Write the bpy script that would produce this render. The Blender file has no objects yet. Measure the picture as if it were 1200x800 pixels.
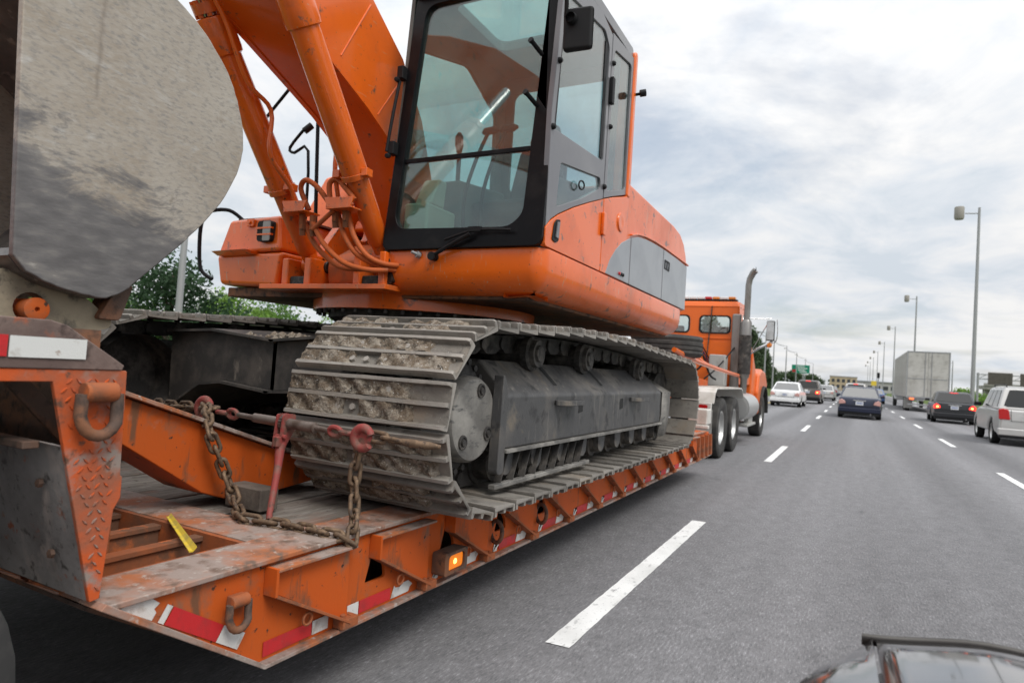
import bpy, bmesh, math, random
from math import sin, cos, pi, radians as R
from mathutils import Vector, Matrix, geometry
import numpy as np
random.seed(7)
rng = np.random.default_rng(7)
V = Vector
S = bpy.context.scene
COL = S.collection

# ------------------------------------------------------------------ camera
CAM_Z = 1.35
_d = V((398.0, 55.0, 760.0)).normalized()                 # world +Y seen in camera axes (x right, y down, z forward)
_n = _d.cross(V((1, 0.066, 0))).normalized()
if _n.y > 0: _n = -_n
_r = _d.cross(_n).normalized()
if _r.x < 0: _r = -_r
cam_x = V((_r.x, _d.x, _n.x)); cam_y = -V((_r.y, _d.y, _n.y)); cam_z = -V((_r.z, _d.z, _n.z))
cam_d = bpy.data.cameras.new('camera'); cam = bpy.data.objects.new('camera', cam_d); COL.objects.link(cam)
cam.matrix_world = Matrix(((cam_x.x, cam_y.x, cam_z.x, 0), (cam_x.y, cam_y.y, cam_z.y, 0), (cam_x.z, cam_y.z, cam_z.z, CAM_Z), (0, 0, 0, 1)))
cam_d.sensor_width = 36; cam_d.lens = 760 / 1200 * 36
cam_d.clip_start = 0.05; cam_d.clip_end = 6000
cam_d.dof.use_dof = True; cam_d.dof.focus_distance = 3.0; cam_d.dof.aperture_fstop = 3.4
S.camera = cam

# ------------------------------------------------------------------ sky, sun, exposure
SUN_EL, SUN_AZ = 52.0, 118.0        # azimuth measured clockwise from +Y (the direction of travel)
w = bpy.data.worlds.new('World'); S.world = w; w.use_nodes = True
nt = w.node_tree; nt.nodes.clear()
def N(nt, t, **k):
    n = nt.nodes.new(t)
    for a, b in k.items(): setattr(n, a, b)
    return n
def mathn(nt, op, a, b=None, c=None, clamp=False):
    n = nt.nodes.new('ShaderNodeMath'); n.operation = op; n.use_clamp = clamp
    for i, v in enumerate((a, b, c)):
        if v is None: continue
        if isinstance(v, (int, float)): n.inputs[i].default_value = v
        else: nt.links.new(v, n.inputs[i])
    return n.outputs[0]
def ramp(nt, fac, stops, interp='LINEAR'):
    n = nt.nodes.new('ShaderNodeValToRGB'); n.color_ramp.interpolation = interp
    e = n.color_ramp.elements
    while len(e) < len(stops): e.new(0.5)
    for el, (p, c) in zip(e, stops):
        el.position = p; el.color = (c[0], c[1], c[2], 1) if len(c) == 3 else c
    nt.links.new(fac, n.inputs[0]); return n.outputs[0]
def g3(v): return (v, v, v)
L = nt.links.new
tc = N(nt, 'ShaderNodeTexCoord'); sp = N(nt, 'ShaderNodeSeparateXYZ'); L(tc.outputs['Generated'], sp.inputs[0])
zc = mathn(nt, 'MAXIMUM', sp.outputs[2], 0.0)
den = mathn(nt, 'ADD', zc, 0.20)
cx = N(nt, 'ShaderNodeCombineXYZ')
L(mathn(nt, 'DIVIDE', sp.outputs[0], den), cx.inputs[0]); L(mathn(nt, 'DIVIDE', sp.outputs[1], den), cx.inputs[1])
def wnoise(scale, detail, rough, off, dist=0.0):
    m = N(nt, 'ShaderNodeMapping'); m.inputs['Location'].default_value = off; L(cx.outputs[0], m.inputs[0])
    n = N(nt, 'ShaderNodeTexNoise'); n.inputs['Scale'].default_value = scale; n.inputs['Detail'].default_value = detail
    n.inputs['Roughness'].default_value = rough; n.inputs['Distortion'].default_value = dist
    L(m.outputs[0], n.inputs[0]); return n.outputs[0]
cover = ramp(nt, wnoise(1.05, 8, 0.58, (3.1, 1.7, 0), 0.3), [(0.36, g3(0.55)), (0.49, g3(1))])
sh1 = wnoise(0.95, 7, 0.58, (9.3, 4.2, 0), 0.35)
sh2 = wnoise(2.6, 8, 0.62, (1.3, 7.7, 0), 0.5)
shm = mathn(nt, 'ADD', mathn(nt, 'MULTIPLY', sh1, 0.52), mathn(nt, 'MULTIPLY', sh2, 0.48))
ccol = ramp(nt, shm, [(0.40, (0.60, 0.655, 0.715)), (0.46, (0.69, 0.725, 0.77)), (0.52, (0.78, 0.79, 0.805)), (0.58, (0.855, 0.85, 0.842))])
zen = mathn(nt, 'ADD', mathn(nt, 'MULTIPLY_ADD', zc, 0.22, 0.80), mathn(nt, 'MULTIPLY', mathn(nt, 'POWER', zc, 3.0), 1.15))          # an overcast dome is brighter overhead than at the horizon
mul = N(nt, 'ShaderNodeMix', data_type='RGBA', blend_type='MULTIPLY'); mul.inputs[0].default_value = 1
L(ccol, mul.inputs[6]); cz = N(nt, 'ShaderNodeCombineXYZ'); [L(zen, cz.inputs[i]) for i in range(3)]; L(cz.outputs[0], mul.inputs[7])
sky = N(nt, 'ShaderNodeTexSky', sky_type='NISHITA'); sky.sun_disc = False
sky.sun_elevation = R(SUN_EL); sky.sun_rotation = R(SUN_AZ); sky.air_density = 1.2; sky.dust_density = 2.5
b1 = N(nt, 'ShaderNodeBackground'); b1.inputs[1].default_value = 0.10; L(sky.outputs[0], b1.inputs[0])
b2 = N(nt, 'ShaderNodeBackground'); b2.inputs[1].default_value = 0.97; L(mul.outputs[2], b2.inputs[0])
mx = N(nt, 'ShaderNodeMixShader'); L(cover, mx.inputs[0]); L(b1.outputs[0], mx.inputs[1]); L(b2.outputs[0], mx.inputs[2])
wo = N(nt, 'ShaderNodeOutputWorld'); L(mx.outputs[0], wo.inputs[0])
sun_d = bpy.data.lights.new('sun', 'SUN'); sun_d.energy = 1.5; sun_d.angle = R(25); sun_d.color = (1, 0.965, 0.91)
sun = bpy.data.objects.new('sun', sun_d); COL.objects.link(sun); sun.location = (20, -20, 40)
_s = V((sin(R(SUN_AZ)) * cos(R(SUN_EL)), cos(R(SUN_AZ)) * cos(R(SUN_EL)), sin(R(SUN_EL))))
sun.rotation_euler = (-_s).to_track_quat('-Z', 'Y').to_euler()
vs = S.view_settings; vs.view_transform = 'Standard'; vs.look = 'None'; vs.exposure = 0.43; vs.gamma = 1; vs.use_curve_mapping = False
S.render.film_transparent = False
try:
    S.cycles.use_denoising = True; S.cycles.max_bounces = 8; S.cycles.transparent_max_bounces = 16
except Exception: pass

# ------------------------------------------------------------------ materials
MATS = {}
def mat(name, base, rough=0.5, metal=0.0, layers=(), bump=None, coat=0.0, spec=None, obj_random=False, emit=None, rvar=0.0, stretch=None):
    """layers: (colour, scale, lo, hi, detail, stretch) blended over the base where noise rises from lo to hi."""
    m = bpy.data.materials.new(name); m.use_nodes = True; nt = m.node_tree; L = nt.links.new
    p = nt.nodes['Principled BSDF']
    p.inputs['Roughness'].default_value = rough; p.inputs['Metallic'].default_value = metal
    p.inputs['Specular IOR Level'].default_value = spec if spec is not None else (0.15 if rough > 0.48 else 0.32)
    p.inputs['Coat Weight'].default_value = coat; p.inputs['Coat Roughness'].default_value = 0.12
    tc = nt.nodes.new('ShaderNodeTexCoord'); co = tc.outputs['Object']
    if obj_random:
        oi = nt.nodes.new('ShaderNodeObjectInfo'); ad = nt.nodes.new('ShaderNodeVectorMath'); ad.operation = 'MULTIPLY_ADD'
        cmb = nt.nodes.new('ShaderNodeCombineXYZ')
        for i in range(3): L(oi.outputs['Random'], cmb.inputs[i])
        L(cmb.outputs[0], ad.inputs[0]); ad.inputs[1].default_value = (37, 53, 71); L(co, ad.inputs[2]); co = ad.outputs[0]
    def noise(scale, detail, st, dist=0.0, rgh=0.6):
        v = co
        if st:
            mp = nt.nodes.new('ShaderNodeMapping'); mp.inputs['Scale'].default_value = st[:3]
            if len(st) > 3: mp.inputs['Rotation'].default_value = st[3:]
            L(v, mp.inputs[0]); v = mp.outputs[0]
        n = nt.nodes.new('ShaderNodeTexNoise'); n.inputs['Scale'].default_value = scale; n.inputs['Detail'].default_value = detail
        n.inputs['Roughness'].default_value = rgh; n.inputs['Distortion'].default_value = dist; L(v, n.inputs[0]); return n.outputs[0]
    cur = None; facs = []
    for lay in layers:
        col, sc, lo, hi = lay[:4]; det = lay[4] if len(lay) > 4 else 5; st = lay[5] if len(lay) > 5 else None
        f = ramp(nt, noise(sc, det, st, 0.2), [(lo, g3(0)), (hi, g3(1))]); facs.append(f)
        mxn = nt.nodes.new('ShaderNodeMix'); mxn.data_type = 'RGBA'; L(f, mxn.inputs[0])
        if cur is None: mxn.inputs[6].default_value = (*base, 1)
        else: L(cur, mxn.inputs[6])
        mxn.inputs[7].default_value = (*col, 1); cur = mxn.outputs[2]
    if cur is None: p.inputs['Base Color'].default_value = (*base, 1)
    else: L(cur, p.inputs['Base Color'])
    if rvar and facs:
        L(mathn(nt, 'MULTIPLY_ADD', facs[0], rvar, rough, clamp=True), p.inputs['Roughness'])
    if bump:
        sc, stg = bump[0], bump[1]; dist = bump[2] if len(bump) > 2 else 0.01; st = bump[3] if len(bump) > 3 else None
        b = nt.nodes.new('ShaderNodeBump'); b.inputs['Strength'].default_value = stg; b.inputs['Distance'].default_value = dist
        L(noise(sc, 5, st), b.inputs['Height']); L(b.outputs[0], p.inputs['Normal'])
    if emit:
        p.inputs['Emission Color'].default_value = (*emit[0], 1); p.inputs['Emission Strength'].default_value = emit[1]
    MATS[name] = m; return m
def glass(name, tint, refl=0.06, rough=0.0, dust=0.0):
    m = bpy.data.materials.new(name); m.use_nodes = True; nt = m.node_tree; nt.nodes.clear(); L = nt.links.new
    o = nt.nodes.new('ShaderNodeOutputMaterial'); t = nt.nodes.new('ShaderNodeBsdfTransparent'); t.inputs[0].default_value = (*tint, 1)
    g = nt.nodes.new('ShaderNodeBsdfGlossy'); g.inputs['Roughness'].default_value = rough
    f = nt.nodes.new('ShaderNodeLayerWeight'); f.inputs[0].default_value = 0.5
    fac = mathn(nt, 'MULTIPLY_ADD', mathn(nt, 'POWER', f.outputs['Facing'], 4.0), 0.90, refl)
    mx = nt.nodes.new('ShaderNodeMixShader'); L(fac, mx.inputs[0]); L(t.outputs[0], mx.inputs[1]); L(g.outputs[0], mx.inputs[2]); L(mx.outputs[0], o.inputs[0])
    if dust:
        tc = nt.nodes.new('ShaderNodeTexCoord'); n = nt.nodes.new('ShaderNodeTexNoise'); n.inputs['Scale'].default_value = 3.5; n.inputs['Detail'].default_value = 9; L(tc.outputs['Object'], n.inputs[0])
        d = nt.nodes.new('ShaderNodeBsdfDiffuse'); d.inputs[0].default_value = (.42, .40, .36, 1); m2 = nt.nodes.new('ShaderNodeMixShader')
        L(ramp(nt, n.outputs[0], [(.36, g3(dust * .25)), (.66, g3(dust))]), m2.inputs[0]); L(mx.outputs[0], m2.inputs[1]); L(d.outputs[0], m2.inputs[2]); L(m2.outputs[0], o.inputs[0])
    MATS[name] = m; return m

ORANGE = (0.76, 0.130, 0.008)
mat('orange', ORANGE, 0.30, layers=[((0.60, 0.096, 0.007), 1.4, 0.46, 0.72), ((0.40, 0.095, 0.03), 3.0, 0.58, 0.76, 9), ((0.16, 0.08, 0.045), 10, 0.625, 0.69, 9), ((0.06, 0.035, 0.025), 40, 0.67, 0.71, 6), ((0.55, 0.24, 0.12), 60, 0.64, 0.72, 5, (1, .15, 1, .7, 0, 0))], coat=0.5, rvar=0.15, bump=(200, 0.05, 0.002))
mat('orange_house', ORANGE, 0.32, layers=[((0.58, 0.095, 0.008), 1.2, 0.45, 0.75), ((0.36, 0.11, 0.045), 2.6, 0.56, 0.78, 9), ((0.10, 0.05, 0.03), 8, 0.61, 0.68, 9), ((0.05, 0.03, 0.022), 34, 0.655, 0.70, 6), ((0.50, 0.26, 0.15), 50, 0.62, 0.70, 6, (1, 1, .12))], coat=0.5, rvar=0.2, bump=(180, 0.06, 0.002))
mat('orange_truck', (0.70, 0.13, 0.014), 0.35, layers=[((0.55, 0.11, 0.02), 2, 0.5, 0.8)], coat=0.3)
mat('orange_trailer', (0.50, 0.088, 0.013), 0.55, layers=[((0.44, 0.090, 0.018), 2.2, 0.42, 0.66, 9), ((0.22, 0.11, 0.065), 5, 0.56, 0.70, 9), ((0.055, 0.035, 0.025), 30, 0.64, 0.69, 7), ((0.17, 0.075, 0.04), 9, 0.58, 0.66, 9, (1, 1, 0.22)), ((0.33, 0.25, 0.20), 3.2, 0.62, 0.76, 9)], bump=(60, 0.25, 0.003))
mat('rim_steel', (0.30, 0.24, 0.21), 0.6, layers=[((0.38, 0.135, 0.06), 4, 0.45, 0.62, 7), ((0.16, 0.11, 0.085), 14, 0.50, 0.66, 8), ((0.42, 0.37, 0.33), 30, 0.58, 0.7, 5)], bump=(90, 0.4, 0.003))
mat('rust_dark', (0.11, 0.075, 0.06), 0.75, layers=[((0.22, 0.10, 0.055), 5, 0.45, 0.62, 7), ((0.05, 0.04, 0.035), 18, 0.52, 0.66, 6)], bump=(80, 0.4, 0.003))
mat('rust_orange', (0.33, 0.10, 0.04), 0.7, layers=[((0.16, 0.08, 0.05), 5, 0.42, 0.62, 7), ((0.48, 0.13, 0.04), 9, 0.55, 0.68, 6)], bump=(80, 0.4, 0.003))
mat('arch_grey', (0.27, 0.25, 0.24), 0.5, layers=[((0.15, 0.135, 0.13), 3, 0.42, 0.62, 9), ((0.36, 0.30, 0.27), 9, 0.54, 0.68, 9, (1, 1, .5)), ((0.26, 0.09, 0.05), 14, 0.62, 0.68, 9), ((0.08, 0.07, 0.065), 26, 0.56, 0.66, 8)], bump=(60, 0.4, 0.003))
mat('tread_plate', (0.52, 0.095, 0.026), 0.5, layers=[((0.30, 0.105, 0.06), 6, 0.42, 0.58, 9), ((0.27, 0.215, 0.185), 9, 0.52, 0.64, 9), ((0.12, 0.07, 0.05), 22, 0.58, 0.68, 8)], bump=(90, 0.35, 0.003))
mat('brown_steel', (0.125, 0.088, 0.078), 0.5, layers=[((0.205, 0.15, 0.13), 5, 0.42, 0.62, 9), ((0.33, 0.10, 0.05), 11, 0.60, 0.70, 9), ((0.07, 0.05, 0.045), 20, 0.54, 0.66, 8)], bump=(70, 0.4, 0.003))
mat('track_dirt', (0.215, 0.190, 0.165), 0.8, layers=[((0.33, 0.30, 0.265), 9, 0.46, 0.62, 9), ((0.10, 0.09, 0.082), 24, 0.50, 0.64, 7), ((0.40, 0.37, 0.34), 55, 0.60, 0.70, 4)], bump=(130, 0.7, 0.006), obj_random=True)
mat('shoe_steel', (0.200, 0.184, 0.163), 0.55, 0.15, layers=[((0.31, 0.285, 0.25), 5, 0.42, 0.64, 9), ((0.10, 0.09, 0.08), 15, 0.54, 0.68, 9), ((0.26, 0.21, 0.16), 3, 0.52, 0.68, 9), ((0.45, 0.43, 0.40), 60, 0.64, 0.72, 5)], bump=(110, 0.6, 0.004), obj_random=True)
def edge_wear(name, col, lo=.52, hi=.60):
    m = MATS[name]; nt = m.node_tree; p = nt.nodes['Principled BSDF']; src = p.inputs['Base Color'].links[0].from_socket
    g = nt.nodes.new('ShaderNodeNewGeometry'); f = ramp(nt, g.outputs['Pointiness'], [(lo, g3(0)), (hi, g3(.8))]); mx = nt.nodes.new('ShaderNodeMix'); mx.data_type = 'RGBA'
    nt.links.new(f, mx.inputs[0]); nt.links.new(src, mx.inputs[6]); mx.inputs[7].default_value = (*col, 1); nt.links.new(mx.outputs[2], p.inputs['Base Color'])
edge_wear('shoe_steel', (0.40, 0.37, 0.335))
def vary(name, lo, hi):
    nt = MATS[name].node_tree; p = nt.nodes['Principled BSDF']; src = p.inputs['Base Color'].links[0].from_socket; oi = nt.nodes.new('ShaderNodeObjectInfo')
    mx = nt.nodes.new('ShaderNodeMix'); mx.data_type = 'RGBA'; mx.blend_type = 'MULTIPLY'; mx.inputs[0].default_value = 1; nt.links.new(src, mx.inputs[6]); nt.links.new(ramp(nt, oi.outputs['Random'], [(0, g3(lo)), (1, g3(hi))]), mx.inputs[7]); nt.links.new(mx.outputs[2], p.inputs['Base Color'])
vary('shoe_steel', .55, .92)
mat('mud', (0.165, 0.128, 0.094), 0.95, layers=[((0.30, 0.262, 0.215), 16, 0.44, 0.60, 9), ((0.075, 0.062, 0.050), 26, 0.52, 0.64, 7), ((0.50, 0.48, 0.45), 85, 0.63, 0.69, 3)], bump=(80, 1.0, 0.014), obj_random=True)
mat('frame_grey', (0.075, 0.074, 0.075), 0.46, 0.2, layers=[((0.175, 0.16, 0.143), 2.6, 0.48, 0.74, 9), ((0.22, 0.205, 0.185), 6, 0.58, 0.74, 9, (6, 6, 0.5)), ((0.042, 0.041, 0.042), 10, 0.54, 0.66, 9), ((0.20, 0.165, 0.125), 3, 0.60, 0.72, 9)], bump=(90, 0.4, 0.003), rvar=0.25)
mat('cover_grey', (0.155, 0.148, 0.138), 0.5, 0.2, layers=[((0.32, 0.305, 0.28), 4, 0.45, 0.65, 8), ((0.11, 0.108, 0.105), 14, 0.56, 0.68, 8, (1, 1, 3, 0.6, 0, 0))], bump=(90, 0.35, 0.003))
mat('dark_steel', (0.055, 0.052, 0.050), 0.6, 0.2, layers=[((0.15, 0.135, 0.12), 6, 0.48, 0.68, 8), ((0.03, 0.028, 0.027), 15, 0.5, 0.66, 6)], bump=(90, 0.5, 0.004))
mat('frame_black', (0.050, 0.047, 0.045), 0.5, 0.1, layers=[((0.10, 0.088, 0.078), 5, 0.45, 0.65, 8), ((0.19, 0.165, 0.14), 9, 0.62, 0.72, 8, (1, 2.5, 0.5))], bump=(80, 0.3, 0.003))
mat('greasy', (0.012, 0.011, 0.010), 0.35, layers=[((0.05, 0.04, 0.035), 30, 0.5, 0.65)], bump=(60, 0.8, 0.006))
mat('bucket', (0.330, 0.285, 0.235), 0.45, 0.25, layers=[((0.395, 0.355, 0.305), 2.6, 0.40, 0.66, 9), ((0.275, 0.222, 0.165), 1.9, 0.50, 0.74, 9, (1, 1, 1.4, 0.6, 0, 0)), ((0.40, 0.365, 0.32), 60, 0.44, 0.80, 9, (1, 0.5, 1, 0.9, 0, 0)), ((0.215, 0.203, 0.190), 85, 0.50, 0.74, 7, (1, 0.45, 1, -0.5, 0, 0)), ((0.45, 0.43, 0.40), 16, 0.60, 0.74, 9, (1, 0.4, 1.3, 1.0, 0, 0)), ((0.20, 0.165, 0.13), 5, 0.66, 0.76, 9)], bump=(90, 0.3, 0.003, (1, 0.3, 1, 0.8, 0, 0)), rvar=0.15)
mat('bucket_wear', (0.130, 0.124, 0.124), 0.36, 0.4, layers=[((0.20, 0.19, 0.18), 5, 0.46, 0.66, 8), ((0.34, 0.32, 0.29), 13, 0.58, 0.68, 8, (1, 0.5, 3, -0.8, 0, 0)), ((0.085, 0.082, 0.083), 18, 0.56, 0.70, 6)], bump=(110, 0.3, 0.003))
mat('bucket_inside', (0.09, 0.08, 0.072), 0.8, layers=[((0.17, 0.15, 0.13), 5, 0.45, 0.65)])
mat('lug', (0.30, 0.255, 0.185), 0.6, layers=[((0.20, 0.17, 0.13), 6, 0.45, 0.65, 7), ((0.10, 0.09, 0.075), 16, 0.55, 0.68)], bump=(80, 0.4, 0.003))
mat('chain', (0.155, 0.105, 0.070), 0.65, 0.4, layers=[((0.25, 0.17, 0.11), 30, 0.45, 0.65, 5), ((0.08, 0.06, 0.05), 50, 0.5, 0.66)], bump=(200, 0.5, 0.003), obj_random=True)
mat('binder_red', (0.27, 0.055, 0.050), 0.55, layers=[((0.20, 0.10, 0.080), 14, 0.44, 0.60, 9), ((0.11, 0.07, 0.055), 30, 0.52, 0.64, 8)], bump=(150, 0.5, 0.002))
mat('binder_steel', (0.20, 0.165, 0.145), 0.5, 0.5, layers=[((0.11, 0.08, 0.065), 14, 0.48, 0.64, 7)], bump=(150, 0.4, 0.002))
mat('wood', (0.230, 0.205, 0.180), 0.85, layers=[((0.15, 0.13, 0.11), 5, 0.42, 0.62, 8, (6, 0.6, 6)), ((0.30, 0.275, 0.25), 9, 0.5, 0.68, 8, (5, 0.8, 5)), ((0.30, 0.16, 0.11), 2.2, 0.56, 0.72, 8), ((0.075, 0.06, 0.05), 26, 0.62, 0.7, 6)], bump=(40, 0.7, 0.006, (6, 0.5, 6)), obj_random=True)
mat('block_wood', (0.15, 0.125, 0.105), 0.9, layers=[((0.09, 0.075, 0.065), 8, 0.45, 0.65, 7)], bump=(60, 0.6, 0.004))
mat('yellow', (0.70, 0.52, 0.05), 0.45, layers=[((0.45, 0.36, 0.10), 16, 0.5, 0.7, 6)])
mat('tape_white', (0.62, 0.62, 0.60), 0.4, layers=[((0.38, 0.33, 0.29), 16, 0.52, 0.68, 8), ((0.26, 0.17, 0.12), 26, 0.68, 0.73, 6)], bump=(300, 0.5, 0.002), obj_random=True)
mat('tape_red', (0.50, 0.022, 0.025), 0.4, layers=[((0.33, 0.03, 0.03), 12, 0.48, 0.68, 8), ((0.22, 0.12, 0.09), 26, 0.68, 0.74, 6)], bump=(300, 0.5, 0.002), obj_random=True)
mat('amber', (0.80, 0.22, 0.01), 0.25, emit=((1.0, 0.22, 0.01), 0.30))
mat('amber_dull', (0.62, 0.20, 0.03), 0.25, coat=0.5)
mat('amber_hot', (1, 0.6, 0.2), 0.3, emit=((1.0, 0.50, 0.10), 3.0))
mat('cab_black', (0.006, 0.006, 0.007), 0.32, spec=0.14, layers=[((0.014, 0.013, 0.013), 6, 0.5, 0.7), ((0.05, 0.045, 0.04), 45, 0.70, 0.75)])
mat('cab_grey', (0.140, 0.139, 0.150), 0.32, layers=[((0.175, 0.173, 0.18), 2, 0.45, 0.7)], coat=0.25)
mat('door_grey', (0.235, 0.245, 0.262), 0.30, layers=[((0.175, 0.185, 0.20), 2.5, 0.45, 0.7)], coat=0.4)
mat('rubber', (0.018, 0.018, 0.018), 0.7)
mat('rubber_dusty', (0.045, 0.044, 0.043), 0.75, layers=[((0.085, 0.08, 0.075), 6, 0.45, 0.7, 6)], bump=(60, 0.2, 0.003))
mat('plastic_black', (0.014, 0.014, 0.015), 0.5)
mat('hose_orange', (0.46, 0.105, 0.030), 0.5, layers=[((0.30, 0.09, 0.04), 10, 0.48, 0.66)])
mat('seat_cloth', (0.05, 0.05, 0.052), 0.9); mat('cream', (0.50, 0.47, 0.38), 0.7); mat('cab_interior', (0.115, 0.125, 0.118), 0.7, layers=[((0.10, 0.105, 0.10), 4, 0.45, 0.65)])
mat('dark_interior', (0.03, 0.03, 0.03), 0.8)
glass('cab_glass', (0.66, 0.83, 0.80), .10, dust=.07); glass('side_glass', (0.80, 0.90, 0.90), .09, dust=.05); glass('car_glass', (0.14, 0.16, 0.17), .22); glass('truck_glass', (0.90, 0.94, 0.92), .12); glass('car_glass_dark', (0.06, 0.07, 0.07), .06)
mat('chrome', (0.62, 0.62, 0.62), 0.22, 1.0, layers=[((0.45, 0.44, 0.42), 5, 0.45, 0.7)])
mat('alu', (0.50, 0.50, 0.49), 0.4, 0.7)
mat('stack_steel', (0.26, 0.25, 0.24), 0.4, 0.7, layers=[((0.14, 0.125, 0.11), 5, 0.45, 0.7, 6, (1, 1, 0.3))])
mat('fender_white', (0.58, 0.565, 0.53), 0.5, layers=[((0.42, 0.395, 0.35), 4, 0.48, 0.7, 7)])
mat('grey_box', (0.36, 0.36, 0.345), 0.5, layers=[((0.27, 0.26, 0.24), 5, 0.45, 0.7)])
mat('red_lens', (0.45, 0.01, 0.012), 0.2, coat=0.5)
mat('red_lit', (0.6, 0.02, 0.02), 0.25, emit=((1.0, 0.04, 0.03), 1.6))
mat('red_hot', (0.9, 0.2, 0.05), 0.25, emit=((1.0, 0.13, 0.05), 1.6))
mat('clear_lens', (0.65, 0.62, 0.62), 0.15, coat=0.5)
mat('pink_lens', (0.55, 0.30, 0.27), 0.2, coat=0.5)
mat('plate', (0.62, 0.63, 0.66), 0.4)
mat('print_blue', (0.05, 0.10, 0.30), 0.5)
mat('hose_red', (0.30, 0.03, 0.03), 0.5); mat('hose_blue', (0.03, 0.06, 0.18), 0.5)
def paint(name, c, metal=0.0, rough=0.32): return mat(name, c, rough, metal, layers=[(tuple(x * 0.85 for x in c), 2, 0.45, 0.75)], coat=0.7)
paint('p_white', (0.74, 0.74, 0.74)); paint('p_navy', (0.010, 0.015, 0.040), 0.2); paint('p_black', (0.014, 0.015, 0.018)); paint('p_silver', (0.50, 0.49, 0.475), 0.45)
paint('p_bronze', (0.10, 0.088, 0.080), 0.3); paint('p_grey', (0.22, 0.23, 0.25), 0.3); mat('p_own', (0.085, 0.088, 0.105), 0.06, 0.8, coat=0.7); paint('p_red', (0.30, 0.03, 0.03)); paint('p_blue', (0.05, 0.12, 0.30))
mat('own_plastic', (0.014, 0.011, 0.010), 0.35, spec=0.25)
mat('box_alu', (0.50, 0.485, 0.455), 0.45, 0.15, layers=[((0.40, 0.385, 0.355), 0.8, 0.42, 0.66, 8), ((0.28, 0.265, 0.24), 1.6, 0.52, 0.72, 8, (1, 1, 1.6))])
mat('galv', (0.34, 0.345, 0.35), 0.5, 0.5); mat('lamp_head', (0.30, 0.285, 0.26), 0.55)
mat('sign_green', (0.008, 0.21, 0.125), 0.4); mat('sign_white', (0.75, 0.75, 0.75), 0.4); mat('sign_red', (0.35, 0.03, 0.03), 0.4)
mat('sign_back', (0.155, 0.14, 0.125), 0.6, layers=[((0.11, 0.10, 0.09), 3, 0.45, 0.7)])
mat('beige_wall', (0.45, 0.37, 0.25), 0.8, layers=[((0.36, 0.29, 0.20), 0.6, 0.45, 0.65)]); mat('window_dark', (0.05, 0.055, 0.06), 0.2); mat('pale_wall', (0.42, 0.41, 0.40), 0.8)
mat('concrete', (0.33, 0.32, 0.30), 0.85, layers=[((0.24, 0.235, 0.225), 0.8, 0.45, 0.65, 8)])
mat('grass', (0.075, 0.115, 0.030), 0.95, layers=[((0.13, 0.15, 0.06), 0.6, 0.45, 0.65, 8), ((0.05, 0.08, 0.02), 3, 0.5, 0.7, 6)], bump=(14, 1.0, 0.08))
mat('bark', (0.12, 0.095, 0.075), 0.9, bump=(20, 0.8, 0.02))
def leafmat(name, c):
    m = mat(name, c, 0.6, layers=[(tuple(x * 0.6 for x in c), 0.9, 0.42, 0.6, 4), (tuple(min(1, x * 1.35) for x in c), 2.2, 0.55, 0.72, 4)])
    nt = m.node_tree; p = nt.nodes['Principled BSDF']; t = nt.nodes.new('ShaderNodeBsdfTranslucent'); mx = nt.nodes.new('ShaderNodeMixShader'); mx.inputs[0].default_value = .35
    nt.links.new(p.inputs['Base Color'].links[0].from_socket, t.inputs[0]); nt.links.new(p.outputs[0], mx.inputs[1]); nt.links.new(t.outputs[0], mx.inputs[2]); nt.links.new(mx.outputs[0], nt.nodes['Material Output'].inputs[0])
    return m
leafmat('leaf', (0.12, 0.235, 0.05)); leafmat('leaf_dark', (0.045, 0.09, 0.042)); leafmat('leaf_light', (0.17, 0.30, 0.055)); leafmat('leaf_far', (0.075, 0.115, 0.055))
mat('paint_line', (0.78, 0.78, 0.77), 0.6, layers=[((0.60, 0.60, 0.585), 2.2, 0.45, 0.7, 9), ((0.30, 0.30, 0.30), 16, 0.57, 0.70, 9, (1, .5, 1)), ((0.20, 0.20, 0.20), 60, 0.62, 0.70, 5)], bump=(200, 0.4, 0.003))
mat('paint_yellow', (0.55, 0.38, 0.04), 0.6)

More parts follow.
